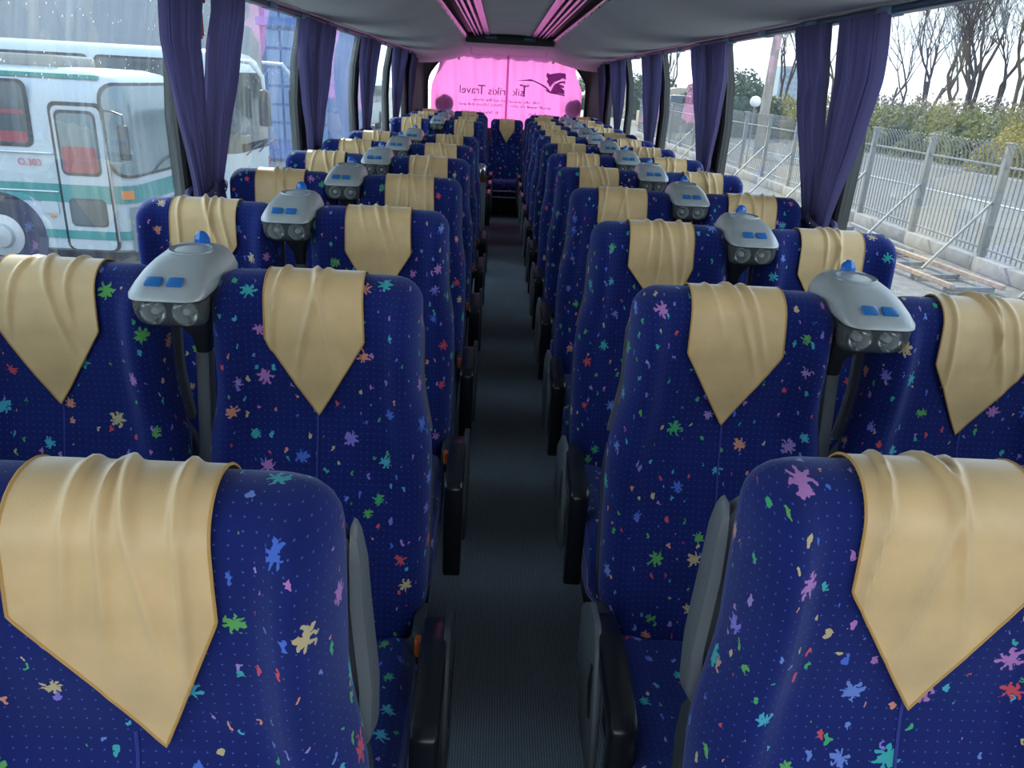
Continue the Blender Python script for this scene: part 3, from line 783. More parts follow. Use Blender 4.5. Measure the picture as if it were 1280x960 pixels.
# step in front of the bench: riser with grab bars
rs = struct(MB().rbox(-0.62, 0.62, 9.76, 10.0, 0.0, 0.13, 0.01).build('trim_3', M['shell_dark']))
fr = thing('foot_rail', (0.02, 9.37, 0), 'black foot rail with two bars before the middle bench seat', 'rail')
for z in (0.25, 0.32): part('bar', MB().tube([(-0.19, 0, z), (0.19, 0, z)], 0.008, 8).mesh('bar', M['alu']), fr)
for x in (-0.19, 0.19): part('upright', MB().rbox(x - 0.012, x + 0.012, -0.015, 0.015, 0.0, 0.42, 0.005).mesh('upright', M['frame']), fr)
# slim bin by the stairwell
bn = thing('slim_bin', (-0.215, 6.5, 0), 'slim grey cylindrical bin with silver lid at the stairwell', 'bin')
part('drum', MB().lathe([(0.050, 0.0), (0.050, 0.76), (0.048, 0.78)], 20).mesh('drum', M['bin']), bn)
part('band', MB().lathe([(0.053, 0.76), (0.055, 0.80), (0.053, 0.82)], 20).mesh('band', M['brown']), bn)
part('lid', MB().lathe([(0.055, 0.815), (0.056, 0.86), (0.050, 0.885), (0.03, 0.90), (0.005, 0.905)], 20).mesh('lid', M['chrome']), bn)

# ================================================================== SIDE CURTAINS
def side_curtain(s, yc, y_a, y_b, seed, label, zt=1.795, gather=1.09, yg=None, lean=0.0):
    """one pleated panel hanging from rail between y_a and y_b, drawn to yg at the tie"""
    rnd = random.Random(seed); NU, NV = 110, 34
    yg = yc if yg is None else yg
    folds = rnd.randint(7, 9); ph = rnd.uniform(0, 6)
    rows = []
    for j in range(NV + 1):
        z = lerp(zt, 0.93, j / NV)
        t = (zt - z) / (zt - gather)
        if z >= gather:
            k = sstep(0, 1, t) * 0.55 + 0.45 * t ** 2.2
            ya = lerp(y_a, yg - 0.065, k); yb = lerp(y_b, yg + 0.065, k)
            amp = lerp(0.022, 0.014, t)
        else:
            t2 = (gather - z) / (gather - 0.93)
            ya = yg - 0.065 - 0.06 * t2; yb = yg + 0.065 + 0.06 * t2; amp = 0.018
        row = []
        for i in range(NU + 1):
            u = i / NU
            w = math.sin(2 * pi * folds * (u + 0.02 * math.sin(3 * t + ph)) + ph)
            d = amp * (w * (0.75 + 0.4 * math.sin(5 * u + ph)) + 0.45 * math.sin(2 * pi * folds * 2.3 * u + ph * 2 + t))
            xw = interp(WX, z) - 0.055 - (0.02 * math.sin(min(1, t) * pi))
            row.append((s * (xw + d - 0.004), lerp(ya, yb, u) + 0.006 * math.cos(2 * pi * folds * u + ph), z))
        rows.append(row)
    # solidify by hand: back sheet 2 mm behind
    n = NU + 1
    mb = MB(); vs = [p for r in rows for p in r]
    fs = [(j * n + i, j * n + i + 1, (j + 1) * n + i + 1, (j + 1) * n + i) for j in range(NV) for i in range(NU)]
    mb.add(vs, fs)
    o = thing('side_curtain', (s * 1.16, yc, 0.93), label, 'curtain', 'purple side curtains')
    c = mb.mesh('cloth', M['curtain'], angle=80)
    for v in c.vertices: v.co -= Vector((s * 1.16, yc, 0.93))
    part('cloth', c, o)
    xb = interp(WX, gather) - 0.055
    band = MB().tube([(s * (xb + 0.045 * math.sin(a)) - s * 1.16, yg + 0.085 * math.cos(a) - yc, gather - 0.93 + 0.02 * math.cos(a)) for a in [2 * pi * k / 14 for k in range(15)]], 0.012, 6)
    tb = part('tieback', band.mesh('tieback', M['curtain']), o)
    part('snap', MB().lathe([(0.008, 0.0), (0.007, 0.004), (0.002, 0.005)], 10, (s * (xb - 0.062) - s * 1.16, yg - 0.03 - yc, gather - 0.93), 'x').mesh('snap', M['chrome']), tb)
    return o
CURT = [(3.03, 0.40), (4.85, 0.40), (6.72, 0.42), (8.62, 0.50)]
for s in (-1, 1):
    for i, (y, hw_) in enumerate(CURT):
        lab = 'purple curtain tied back at the %s pillar from the rear, %s, %%s half' % (ORD[len(CURT) - i], SIDE[s])
        a, b = y - hw_, y + hw_
        gap = 0.055 if i == 0 else 0.0
        side_curtain(s, y, a, y - gap - 0.01, 10 * i + (s > 0), lab % 'front', yg=y - 0.055)
        side_curtain(s, y, y + gap + 0.01, b, 100 + 10 * i + (s > 0), lab % 'rear', yg=y + 0.055)
    side_curtain(s, 9.95, 9.78, 10.25, 300 + s, 'purple curtain tied back at the first pillar from the rear, %s' % SIDE[s], yg=9.95)
# emergency hammer holder behind the near curtain on the coach-park side
hm = thing('hammer_holder', (-1.165, 3.03, 1.62), 'red emergency hammer holder on pillar between purple curtains', 'hammer')
part('backplate', MB().rbox(-0.025, 0.01, -0.022, 0.022, 0.0, 0.14, 0.005).mesh('backplate', M['cloth_red']), hm)
part('hammer', MB().tube([(0.015, 0, 0.01), (0.015, 0, 0.13)], 0.007, 8).rbox(0.005, 0.026, -0.03, 0.03, 0.118, 0.14, 0.004).mesh('hammer', M['redpaint']), hm)

# ================================================================== REAR PINK CURTAIN
YC = 10.505
def cw(x, z):          # wave of the cloth
    return 0.011 * math.sin(x * 23 + 1.3 * math.sin(z * 4)) + 0.007 * math.sin(x * 51 + 2 + z * 2) + 0.010 * math.sin(x * 9 + z * 7) * sstep(-0.2, -0.9, x)
def ctop(x): return min(interp(RZ, abs(x)) + 0.06, 1.90)
def cedge(z): return 0.965 - 0.10 * sstep(1.42, 1.72, z)
def pink_panel(x0, x1, label, taper=0.0, yo=0.0):
    NU, NV = 70, 40; vs = []; n = NU + 1
    o = thing('pink_curtain', ((x0 + x1) / 2, YC, 0.95), label, 'curtain')
    for j in range(NV + 1):
        t = j / NV
        for i in range(NU + 1):
            u = i / NU; x = lerp(x0, x1, u)
            z = lerp(ctop(x), 0.97, t)
            e = cedge(z)
            if abs(x1) > abs(x0): xx = lerp(x0 + taper * t ** 2, min(x1, e), u)
            else: xx = lerp(max(x0, -e), x1 - taper * t ** 2, u)
            vs.append((xx - o.location.x, cw(xx, z) + yo, z - 0.95))
    fs = [(j * n + i, j * n + i + 1, (j + 1) * n + i + 1, (j + 1) * n + i) for j in range(NV) for i in range(NU)]
    part('cloth', MB().add(vs, fs).mesh('cloth', M['pink'], angle=80), o)
    return o
pl = pink_panel(-0.975, 0.014, 'sunlit pink rear-window curtain panel printed with the second half of the mirrored lettering', yo=0.006)
pr_ = pink_panel(-0.012, 0.985, 'sunlit pink rear-window curtain panel printed with the mirrored lettering and emblem')
def print_text(body, xr, z, size, par, name='lettering', depth=-0.004):
    """flat print read from outside, so mirrored from in here; xr = right-hand start"""
    cu = bpy.data.curves.new(name, 'FONT'); cu.body = body; cu.size = size; cu.align_x = 'LEFT'; cu.resolution_u = 3
    ob = bpy.data.objects.new(name, cu); C.objects.link(ob)
    bpy.context.view_layer.update()
    me = bpy.data.meshes.new_from_object(ob.evaluated_get(bpy.context.evaluated_depsgraph_get())); bpy.data.objects.remove(ob)
    for v in me.vertices:
        x = xr - v.co.x; zz = z + v.co.y
        v.co = Vector((x - par.location.x, cw(x, zz) + depth, zz - par.location.z))
    me.materials.clear(); me.materials.append(M['print'])
    return part(name, me, par)
print_text('T', 0.285, 1.372, 0.21, pr_); print_text('sik', 0.222, 1.375, 0.135, pr_)
print_text('rikis', -0.010, 1.375, 0.135, pl); print_text('T', -0.272, 1.372, 0.165, pl); print_text('ravel', -0.345, 1.378, 0.135, pl)
# lines of small illegible lettering: rows of tiny strokes
def strokes(par, x0, x1, z, h, seed):
    rnd = random.Random(seed); mb = MB(); x = x0
    while x < x1:
        for _ in range(rnd.randint(4, 9)):
            if x > x1: break
            hh = h * rnd.choice((0.6, 0.6, 1.0)); w = 0.005
            for (a, b, c, d) in ((x, x + w, z, z + hh), (x, x + 0.012, z + (0 if rnd.random() < .5 else hh - 0.005), z + (0.005 if rnd.random() < .5 else hh))):
                if d <= c: d = c + 0.005
                q = [(a, c), (b, c), (b, d), (a, d)]
                mb.add([(px - par.location.x, cw(px, pz) - 0.006, pz - par.location.z) for px, pz in q], [(0, 1, 2, 3)])
            x += 0.019
        x += 0.022
    o = part('small_print', mb.mesh('small_print', M['print'], smooth=False), par); o['kind'] = 'stuff'; return o
for i, (a, b, z) in enumerate(((-0.42, -0.03, 1.295), (-0.60, -0.03, 1.235), (-0.58, -0.10, 1.145))): strokes(pl, a, b, z, 0.03, i)
for i, (a, b, z) in enumerate(((0.03, 0.42, 1.29), (0.06, 0.58, 1.235), (0.30, 0.40, 1.15))): strokes(pr_, a, b, z, 0.03, 20 + i)
# emblem: a block of rough brush waves with a bird-like stroke
def emblem(par):
    polys = [
        [(0.500, 1.672), (0.535, 1.655), (0.60, 1.668), (0.66, 1.678), (0.735, 1.672), (0.745, 1.60), (0.70, 1.615), (0.655, 1.585), (0.60, 1.565), (0.545, 1.50), (0.520, 1.545), (0.500, 1.56), (0.515, 1.60), (0.490, 1.63)],
        [(0.560, 1.455), (0.600, 1.535), (0.665, 1.572), (0.735, 1.585), (0.738, 1.55), (0.70, 1.56), (0.66, 1.545), (0.72, 1.525), (0.732, 1.50), (0.69, 1.505), (0.735, 1.47), (0.735, 1.425), (0.66, 1.435), (0.60, 1.435)],
        [(0.10, 1.555), (0.22, 1.572), (0.30, 1.585), (0.36, 1.565), (0.45, 1.53), (0.50, 1.505), (0.54, 1.47), (0.565, 1.43), (0.53, 1.45), (0.49, 1.485), (0.42, 1.525), (0.33, 1.56), (0.25, 1.562)],
        [(0.545, 1.475), (0.585, 1.535), (0.64, 1.575), (0.60, 1.555), (0.565, 1.515)],
        [(0.475, 1.475), (0.515, 1.445), (0.56, 1.428), (0.74, 1.405), (0.745, 1.418), (0.62, 1.440), (0.54, 1.455)]]
    mb = MB()
    for p in polys:
        mb.add([(x - par.location.x, cw(x, z) - 0.006, z - par.location.z) for x, z in p], [tuple(range(len(p)))])
    part('emblem', mb.mesh('emblem', M['print'], smooth=False), par)
emblem(pr_)
for x, z in ((-0.02, 1.868), (0.565, 1.80), (-0.62, 1.79)):
    tag(MB().lathe([(0.012, -0.01), (0.018, 0.0), (0.012, 0.014), (0.003, 0.02)], 12, (x, 10.48, z - 0.01), 'y').build('curtain_hook', M['white_hook']),
        {-0.02: 'small white hook at the top where pink panels meet', 0.565: 'small white hook above the curtain emblem', -0.62: 'small white hook over the lettering end of the pink curtain'}[x], 'hook', 'curtain hooks')
for x, z, l in ((-0.80, 1.25, 'coach-park'), (0.86, 1.275, 'fence')):
    tag(MB().lathe([(0.118, 0.0), (0.118, 0.003)], 40, (x, 10.545, z), 'y').build('round_sticker', M['sticker']), 'round dark sticker on rear glass behind pink curtain, %s side' % l, 'sticker', 'round stickers on the rear glass')

# ================================================================== OUTSIDE
GZ = -1.30
struct(MB().box(-80, 11.0, -30, 220, GZ - 0.2, GZ).build('ground', M['asphalt'], smooth=False))
struct(MB().add([(11, -30, GZ + 0.0), (19, -30, GZ), (11.6, 90, GZ), (11, 90, GZ)], [(0, 1, 2, 3)]).build('gravel_verge', M['gravel'], smooth=False))
def quad(name, pts, mat): return struct(MB().add(pts, [(0, 1, 2, 3)]).build(name, mat, smooth=False))
quad('road', [(19, -30, GZ - 0.02), (40, -30, GZ - 0.02), (17.5, 120, GZ - 0.02), (9.5, 120, GZ - 0.02)], M['road'])
quad('road_edge_line', [(19.4, -30, GZ), (19.65, -30, GZ), (9.85, 120, GZ), (9.7, 120, GZ)], M['roadline'])
quad('road_centre_line', [(29.0, -30, GZ), (29.2, -30, GZ), (13.6, 120, GZ), (13.5, 120, GZ)], M['roadline'])
quad('far_verge', [(38, -30, GZ - 0.05), (160, -30, GZ + 1.5), (160, 220, GZ + 1.5), (16, 150, GZ - 0.05)], M['gravel'])

# ---- fence
fe = thing('palisade_fence', (9.0, 8.9, GZ), 'galvanised bar fence with curved tops on a low concrete kerb', 'fence')
BAY = 2.6; NB = 17; FX = 9.0; FY = 8.9
pk = MB().tube([(0, 0, 0.30), (0, 0, 1.85), (0, 0, 1.98), (-0.03, -0.0, 2.08), (-0.10, 0.0, 2.19), (-0.19, 0.0, 2.29)], 0.013, 5).mesh('picket', M['fence'])
post = MB().rbox(-0.055, 0.055, -0.055, 0.055, 0.0, 2.27, 0.01, 2).rbox(-0.07, 0.07, -0.07, 0.07, 2.27, 2.295, 0.006, 1).mesh('post', M['fence'])
brace = MB().tube([(-0.06, 0, 1.25), (-1.25, -0.35, 0.05)], 0.028, 6).mesh('brace', M['fence'])
frail = MB().rbox(-0.02, 0.02, 0.05, BAY - 0.05, -0.02, 0.02, 0.006, 1).mesh('rail', M['fence'])
kerb = MB().rbox(-0.14, 0.10, 0.0, BAY - 0.01, 0.0, 0.26, 0.015, 2).mesh('kerb_block', M['concrete'])
npk = 0
for b in range(NB):
    y = b * BAY
    part('post', post, fe, (0, y, 0)); part('rail', frail, fe, (0, y, 0.42)); part('rail', frail, fe, (0, y, 1.88)); part('kerb_block', kerb, fe, (0, y, 0))
    if b < 12: part('brace', brace, fe, (0, y, 0))
    nb = 17
    for k in range(1, nb + 1):
        if npk < 290: part('picket', pk, fe, (0, y + BAY * k / (nb + 1), 0)); npk += 1
# steel scrap frames lying by the kerb
for i, (x, y, rz, l) in enumerate(((7.6, 13.6, 0.10, 'scrap frame of rusty steel bars lying near the second brace'), (7.8, 16.6, -0.05, 'scrap frame of pale steel bars lying before the fence kerb'))):
    t = thing('steel_frame', (x, y, GZ), l, 'frame', rz=rz)
    for dx in (-0.45, 0.45): part('side_bar', MB().rbox(dx - 0.04, dx + 0.04, -1.6, 1.6, 0.10, 0.18, 0.01, 1).mesh('side_bar', M['fence'] if i else M['rusty']), t)
    for dy in (-1.4, -0.5, 0.5, 1.4): part('cross_bar', MB().rbox(-0.45, 0.45, dy - 0.03, dy + 0.03, 0.02, 0.10, 0.01, 1).mesh('cross_bar', M['fence']), t)

# ---- bare trees
def bare_tree(seed, h):
    rnd = random.Random(seed); mb = MB()
    def grow(p, d, L, r, lev):
        pts = [p]; q = p.copy(); dd = d.copy(); n = 4 if lev < 2 else (3 if lev < 4 else 2)
        for k in range(n):
            dd = (dd + Vector((rnd.uniform(-1, 1), rnd.uniform(-1, 1), rnd.uniform(-0.1, 0.7))) * 0.15).normalized()
            q = q + dd * (L / n); pts.append(q.copy())
        mb.tube(pts, [lerp(r, r * 0.6, k / n) for k in range(n + 1)], 5 if lev < 2 else 3, caps=False)
        if lev >= 6: return
        for k in range(2 if lev < 1 else (3 if lev < 5 else 2)):
            sp = rnd.uniform(0.25, 0.7); ax = dd.orthogonal().normalized(); ax.rotate(Matrix.Rotation(rnd.uniform(0, 2 * pi), 3, dd))
            nd = (dd * math.cos(sp) + ax * math.sin(sp) + Vector((0, 0, 0.25))).normalized()
            grow(rnd.choice(pts[2:] if lev else pts[-2:]).copy(), nd, L * rnd.uniform(0.6, 0.85), r * rnd.uniform(0.5, 0.62), lev + 1)
    for k in range(2):
        a = rnd.uniform(0, 6.3); grow(Vector((0.2 * math.cos(a), 0.2 * math.sin(a), 0)), Vector((0.22 * math.cos(a), 0.22 * math.sin(a), 1)).normalized(), h * 0.30, h * 0.0125, 0)
    return mb.mesh('bare_tree', M['bark'], angle=80)
TREES = [bare_tree(i, 14.0) for i in (3, 5, 8, 13)]
spots = [(32, 60), (35, 61), (32.5, 55.5), (37, 56), (33, 51.5), (35.5, 50.5), (34, 47.3), (36.5, 45.2), (35, 42.3), (38.5, 50), (40, 46), (34, 64.5), (33, 57.5), (35.5, 58.0), (33.5, 53.5), (36.5, 53.0), (34, 49.5), (37, 47.5), (34.5, 45.0), (38, 43), (33, 68), (31, 76), (29.5, 85), (22, 95), (19.5, 100)]
for i, (x, y) in enumerate(spots):
    o = link('bare_tree', TREES[i % 4], None, (x, y, GZ + 0.6)); o.rotation_euler = (0, 0, i * 1.3); k = 0.85 + 0.12 * ((i * 7) % 5) / 2; o.scale = (k, k, k)
    tag(o, 'bare leafless tree standing behind the roadside hedge', 'tree', 'bare trees beyond the road')
# ---- hedges
def bush(seed, n, rx, ry, rz, leaf):
    rnd = random.Random(seed); mb = MB()
    for _ in range(n):
        a = rnd.uniform(0, 2 * pi); u = rnd.uniform(-0.2, 1); r = math.sqrt(max(0, 1 - u * u))
        lump = 1 + 0.13 * math.sin(3 * a + seed) + 0.09 * math.sin(5 * a + u * 6) - 0.18 * rnd.random()
        p = Vector((rx * r * math.cos(a) * lump, ry * r * math.sin(a) * lump, rz * u * lump))
        d = Vector((rnd.gauss(0, 1), rnd.gauss(0, 1), rnd.gauss(0, 1))).normalized(); e_ = d.orthogonal().normalized(); f_ = d.cross(e_)
        l = leaf * rnd.uniform(0.6, 1.3)
        mb.add([p - e_ * l, p + f_ * l * 0.5, p + e_ * l, p - f_ * l * 0.5], [(0, 1, 2, 3)])
    return mb
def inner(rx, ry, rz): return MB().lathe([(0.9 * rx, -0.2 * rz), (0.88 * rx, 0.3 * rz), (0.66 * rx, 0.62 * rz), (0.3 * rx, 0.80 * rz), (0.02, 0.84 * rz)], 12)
BM = {'green': (bush(1, 7000, 3.2, 3.2, 2.7, 0.11).mesh('foliage', M['leaf_green'], smooth=False), 'dense green evergreen hedge bush along the far road edge'),
      'gold': (bush(2, 6000, 2.2, 2.2, 2.2, 0.085).mesh('foliage', M['leaf_gold'], smooth=False), 'golden-yellow rounded bush at the far road edge'),
      'dry': (bush(3, 5000, 4.0, 4.0, 2.6, 0.11).mesh('foliage', M['leaf_dry'], smooth=False), 'dull brown shrub behind the hedge under bare trees'),
      'dark': (bush(4, 5000, 4.5, 4.5, 4.2, 0.17).mesh('foliage', M['leaf_dark'], smooth=False), 'dark green rounded evergreen tree far beyond the fence')}
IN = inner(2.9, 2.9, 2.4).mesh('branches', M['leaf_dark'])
def put_bush(kind, x, y, k=1.0):
    t = thing('evergreen_tree' if kind == 'dark' else 'shrub', (x, y, GZ), BM[kind][1], 'tree' if kind == 'dark' else 'shrub', 'dark trees far beyond the fence' if kind == 'dark' else kind + ' shrubs beyond the road')
    a = part('foliage', BM[kind][0], t); b = part('branch_core', IN, t)
    f = {'green': 1.0, 'gold': 0.72, 'dry': 1.1, 'dark': 1.5}[kind]; b.scale = (f * 0.92,) * 3
    t.scale = (k, k, k); t.rotation_euler = (0, 0, x * 3 + y)
for x, y in ((27.5, 36.5), (27.0, 41), (26.3, 45.5), (25.5, 50), (24.8, 55), (24.0, 60), (23, 66), (22, 72), (21, 79)): put_bush('green', x, y)
for x, y in ((26.0, 33.5), (24.9, 37.2), (27.5, 31)): put_bush('gold', x, y)
for x, y in ((33, 42), (33, 48), (32, 54), (31, 61), (30, 68), (35, 37)): put_bush('dry', x, y, 1.25)
for x, y in ((17.5, 62), (19, 70), (22, 80), (15, 86), (18, 98), (26, 92), (13, 110), (20, 118), (30, 110), (8, 125), (14, 135)): put_bush('dark', x, y, 1.0)
# ---- utility pole, street lights, globe lamp, tower block
tag(MB().tube([(12.6, 39, GZ), (12.72, 39, 8)], [0.24, 0.17], 10).build('utility_pole', M['concrete']), 'tall concrete utility pole beyond the fence', 'pole')
gl = thing('globe_lamp', (10.3, 33.2, GZ), 'white globe lamp on a thin post beside the fence', 'lamp')
part('post', MB().tube([(0, 0, 0), (0, 0, 2.45)], 0.04, 8).mesh('post', M['fence']), gl)
part('globe', MB().lathe([(0.05, 2.42)] + [(0.22 * math.sin(a), 2.62 - 0.22 * math.cos(a)) for a in [pi * k / 10 for k in range(2, 10)]] + [(0.01, 2.84)], 16).mesh('globe', M['globe']), gl)
for i, (x, y) in enumerate(((20.5, 75), (24, 95))):
    t = thing('street_light', (x, y, GZ), 'thin curved-arm street light, the one %s the canopy building' % ('just past' if i == 0 else 'well beyond'), 'street light', 'street lights')
    part('pole', MB().tube([(0, 0, 0), (0, 0, 7.5), (-0.3, 0, 8.1), (-1.2, 0, 8.4)], 0.07, 6).mesh('pole', M['fence']), t)
    part('head', MB().rbox(-1.8, -1.1, -0.12, 0.12, 8.35, 8.47, 0.03, 2).mesh('head', M['fence']), t)
tw = thing('tower_block', (51.5, 150, GZ), 'distant pale blue-grey tower block above the trees', 'building')
part('wall', MB().box(-1.9, 1.9, -2.5, 2.5, 0, 8.1).mesh('wall', M['tower'], smooth=False), tw)
for r in range(7):
    for c in range(4): part('window', MB().box(-1.55 + c * 0.85, -1.0 + c * 0.85, -2.55, -2.5, 1.0 + r, 1.6 + r).mesh('window', M['towerglass'], smooth=False), tw)
# ---- canopy and cars seen down the road
cn = thing('canopy_building', (15.2, 72, GZ), 'low building with a tan arched canopy roof by the road', 'building')
part('roof', MB().rings([[(-2.2 + 4.4 * k / 10, y, 2.6 + 0.55 * math.sin(pi * k / 10)) for k in range(11)] + [(2.2, y, 2.45), (-2.2, y, 2.45)] for y in (-3, 3)]).mesh('roof', M['canopy']), cn)
part('wall', MB().box(-1.9, 1.9, -2.6, 2.6, 0, 2.46).mesh('wall', M['rusty'], smooth=False), cn)
def car(x, y, label):
    t = thing('parked_car', (x, y, GZ + 1.2), label, 'car', 'white cars by the canopy')
    part('body', extr([(-0.8, 0.3), (-0.8, 0.75), (0.8, 0.8), (0.8, 0.3)], -2.0, 2.0, 0.12).mesh('body', M['carwhite']), t)
    part('cabin', extr([(-0.68, 0.75), (-0.52, 1.35), (0.52, 1.35), (0.68, 0.75)], -1.1, 1.2, 0.12).mesh('cabin', M['coachglass']), t)
    part('roof', MB().rbox(-0.8, 0.9, -0.5, 0.5, 1.33, 1.40, 0.03).mesh('roof', M['carwhite']), t)
    for cx in (-1.25, 1.25): part('wheel', MB().lathe([(0.32, -0.78), (0.32, -0.6)], 14, (cx, 0, 0.32), 'y').mesh('wheel', M['tyre']), t)
struct(MB().rbox(11.5, 25, 61, 69, GZ, GZ + 1.2, 0.05).build('embankment', M['rusty']))
car(14.0, 63, 'small white car parked nearer the canopy end'); car(19.0, 64, 'small white car parked farther from the canopy')

# ---- coaches parked on the other side
def plan(x0, x1, y0, y1, r, z, inset=0.0, n=6):
    x0 += inset; x1 -= inset; y0 += inset; y1 -= inset; r = max(0.02, r - inset * 0.3); pts = []
    for (cx, cy, a0) in ((x1 - r, y0 + r, -pi / 2), (x1 - r, y1 - r, 0), (x0 + r, y1 - r, pi / 2), (x0 + r, y0 + r, pi)):
        for k in range(n + 1):
            a = a0 + pi / 2 * k / n; pts.append((cx + r * math.cos(a), cy + r * math.sin(a), z))
    return pts
def coach(name, loc, L, W, H, label, R=0.32):
    """local: side facing -y at y=0, front at x=0 (facing +x), z from ground"""
    t = thing(name, loc, label, 'coach')
    lv = [(0.32, 0.05), (0.36, 0.0), (1.0, 0.0), (1.5, 0.0), (2.2, 0.02), (H - 0.35, 0.05), (H - 0.16, 0.12), (H - 0.06, 0.24), (H - 0.01, 0.45), (H, 0.8)]
    part('body', MB().rings([plan(-L, 0, 0, W, R, z, ins) for z, ins in lv]).mesh('body', M['bodywhite'], angle=50), t)
    return t
def band(t, name, z0, z1, mat, L, W, R=0.32, sel=None, off=0.012, inset=0.0):
    ring0 = plan(-L - off, off, -off, W + off, R, z0, inset); ring1 = plan(-L - off, off, -off, W + off, R, z1, inset)
    idx = [i for i, p in enumerate(ring0) if (sel is None or sel(p))]
    if sel is None:
        mb = MB().rings([ring0, ring1], cap0=False, cap1=False)
    else:
        mb = MB().rings([[ring0[i] for i in idx], [ring1[i] for i in idx]], closed=False, cap0=False, cap1=False)
    return part(name, mb.mesh(name, mat), t)
def wrap(t, name, s0, s1, z0, z1, r, mat, L, W, R=0.32, off=0.02):
    """rounded glass wrapped round the front: s runs along the outline, 0 = where the near front corner begins"""
    def at_s(q, z):
        ins = interp([(0.36, 0), (1.5, 0), (2.2, 0.02), (2.37, 0.05), (2.56, 0.12)], z)
        rr = R; q0 = q; x1 = off - ins; y0 = -off + ins; y1 = W + off - ins; c = pi / 2 * rr; fl = (y1 - y0) - 2 * rr
        if q < 0: return (x1 - rr + q, y0, z)
        if q < c: a = -pi / 2 + q / rr; return (x1 - rr + rr * math.cos(a), y0 + rr + rr * math.sin(a), z)
        q -= c
        if q < fl: return (x1, y0 + rr + q, z)
        q -= fl
        if q < c: a = q / rr; return (x1 - rr + rr * math.cos(a), y1 - rr + rr * math.sin(a), z)
        return (x1 - rr - (q - c), y1, z)
    cols = []; N = 48
    qs = [s0 + (s1 - s0) * (0.5 - 0.5 * math.cos(pi * i / N)) for i in range(N + 1)]
    for q in qs:
        d = min(q - s0, s1 - q); k = r - math.sqrt(max(0, r * r - (r - d) ** 2)) if d < r else 0
        cols.append([at_s(q, lerp(z0 + k, z1 - k, j / 8)) for j in range(9)])
    return part(name, MB().rings(cols, closed=False, cap0=False, cap1=False).mesh(name, mat), t)
def panel(t, name, x0, x1, z0, z1, mat, y=-0.015, r=0.06, th=0.02):
    pts = [(px, y, pz) for px, pz, _ in [(a, b, 0) for a, b, _ in [(q[0], q[1], 0) for q in rrect((x1 - x0) / 2, z0, z1, 0, r, 4)]]]
    cx = (x0 + x1) / 2; pts = [(p[0] + cx, p[1], p[2]) for p in pts]
    return part(name, MB().rings([pts, [(p[0], y + th, p[2]) for p in pts]]).mesh(name, mat), t)
def wheel(t, x, z=0.5, r=0.5):
    w = part('wheel', MB().lathe([(0.1, 0.28), (r, 0.26), (r, 0.02), (r * 0.94, -0.02), (r * 0.62, -0.025), (r * 0.6, 0.02)], 28, (x, 0, z), 'y').mesh('wheel', M['tyre']), t)
    part('hub_cap', MB().lathe([(r * 0.6, 0.03), (r * 0.58, -0.02), (r * 0.35, -0.035), (r * 0.3, -0.09), (r * 0.1, -0.10)], 20, (x, 0, z), 'y').mesh('hub_cap', M['hub']), w)
def arch_(t, x, r=0.6):
    part('wheel_arch', MB().lathe([(r, -0.012), (r, 0.05)], 30, (x, 0, 0.5), 'y').mesh('wheel_arch', M['gasket']), t)
LA, WA = 10.5, 2.45
ca = coach('parked_coach', (-5.06, 10.78, GZ), LA, WA, 2.72, 'white coach with teal stripes and red door blind parked crosswise')
band(ca, 'teal_stripe', 1.00, 1.24, M['teal'], LA, WA); band(ca, 'teal_stripe', 0.50, 0.62, M['teal'], LA, WA)
wrap(ca, 'windscreen_seal', 0.04, 2.75, 1.34, 2.56, 0.26, M['gasket'], LA, WA, off=0.014)
wrap(ca, 'windscreen', 0.08, 2.71, 1.38, 2.52, 0.23, M['windscreen'], LA, WA, off=0.024)
band(ca, 'skirt', 0.33, 0.95, M['greengrey'], LA, WA, sel=lambda p: p[0] > -0.12, off=0.018)
d = panel(ca, 'door', -0.95, -0.23, 0.34, 2.30, M['gasket'], -0.012, 0.10, 0.02); panel(ca, 'door_leaf', -0.91, -0.27, 0.36, 2.25, M['bodywhite'], -0.024, 0.09)
panel(ca, 'door_stripe', -0.91, -0.27, 1.00, 1.24, M['teal'], -0.030, 0.005); panel(ca, 'door_stripe', -0.91, -0.27, 0.50, 0.62, M['teal'], -0.030, 0.005)
panel(ca, 'door_window', -0.87, -0.34, 1.36, 2.20, M['gasket'], -0.032, 0.08); panel(ca, 'door_window_pane', -0.84, -0.37, 1.40, 2.16, M['windscreen'], -0.038, 0.07)
panel(ca, 'door_blind', -0.83, -0.38, 1.40, 1.74, M['redblind'], -0.042, 0.05)
panel(ca, 'lower_pane', -0.84, -0.34, 0.68, 1.06, M['gasket'], -0.034, 0.07); panel(ca, 'lower_pane_glass', -0.82, -0.36, 0.70, 1.04, M['coachglass'], -0.040, 0.06)
for i in range(5):
    x1 = -1.20 - i * 1.75; w_ = panel(ca, 'side_window', x1 - 1.65, x1, 1.70, 2.55, M['gasket'], -0.004, 0.10); panel(ca, 'side_window_pane', x1 - 1.61, x1 - 0.04, 1.74, 2.51, M['coachglass'], -0.010, 0.09)
    panel(ca, 'side_blind', x1 - 1.60, x1 - 0.06, 1.76, 1.90, M['redblind'], -0.014, 0.03); panel(ca, 'side_blind', x1 - 1.60, x1 - 0.06, 2.12, 2.17, M['redblind'], -0.014, 0.01)
part('waist_trim', MB().rbox(-LA + 0.4, -0.96, -0.03, 0.0, 1.62, 1.65, 0.01, 1).mesh('waist_trim', M['chrome']), ca)
part('waist_trim', MB().rbox(-LA + 0.4, -0.96, -0.03, 0.0, 1.12, 1.145, 0.01, 1).mesh('waist_trim', M['chrome']), ca)
part('grab_rail', MB().tube([(-0.20, -0.07, 0.5), (-0.20, -0.09, 1.4), (-0.24, -0.07, 2.1)], 0.014, 6).mesh('grab_rail', M['chrome']), ca)
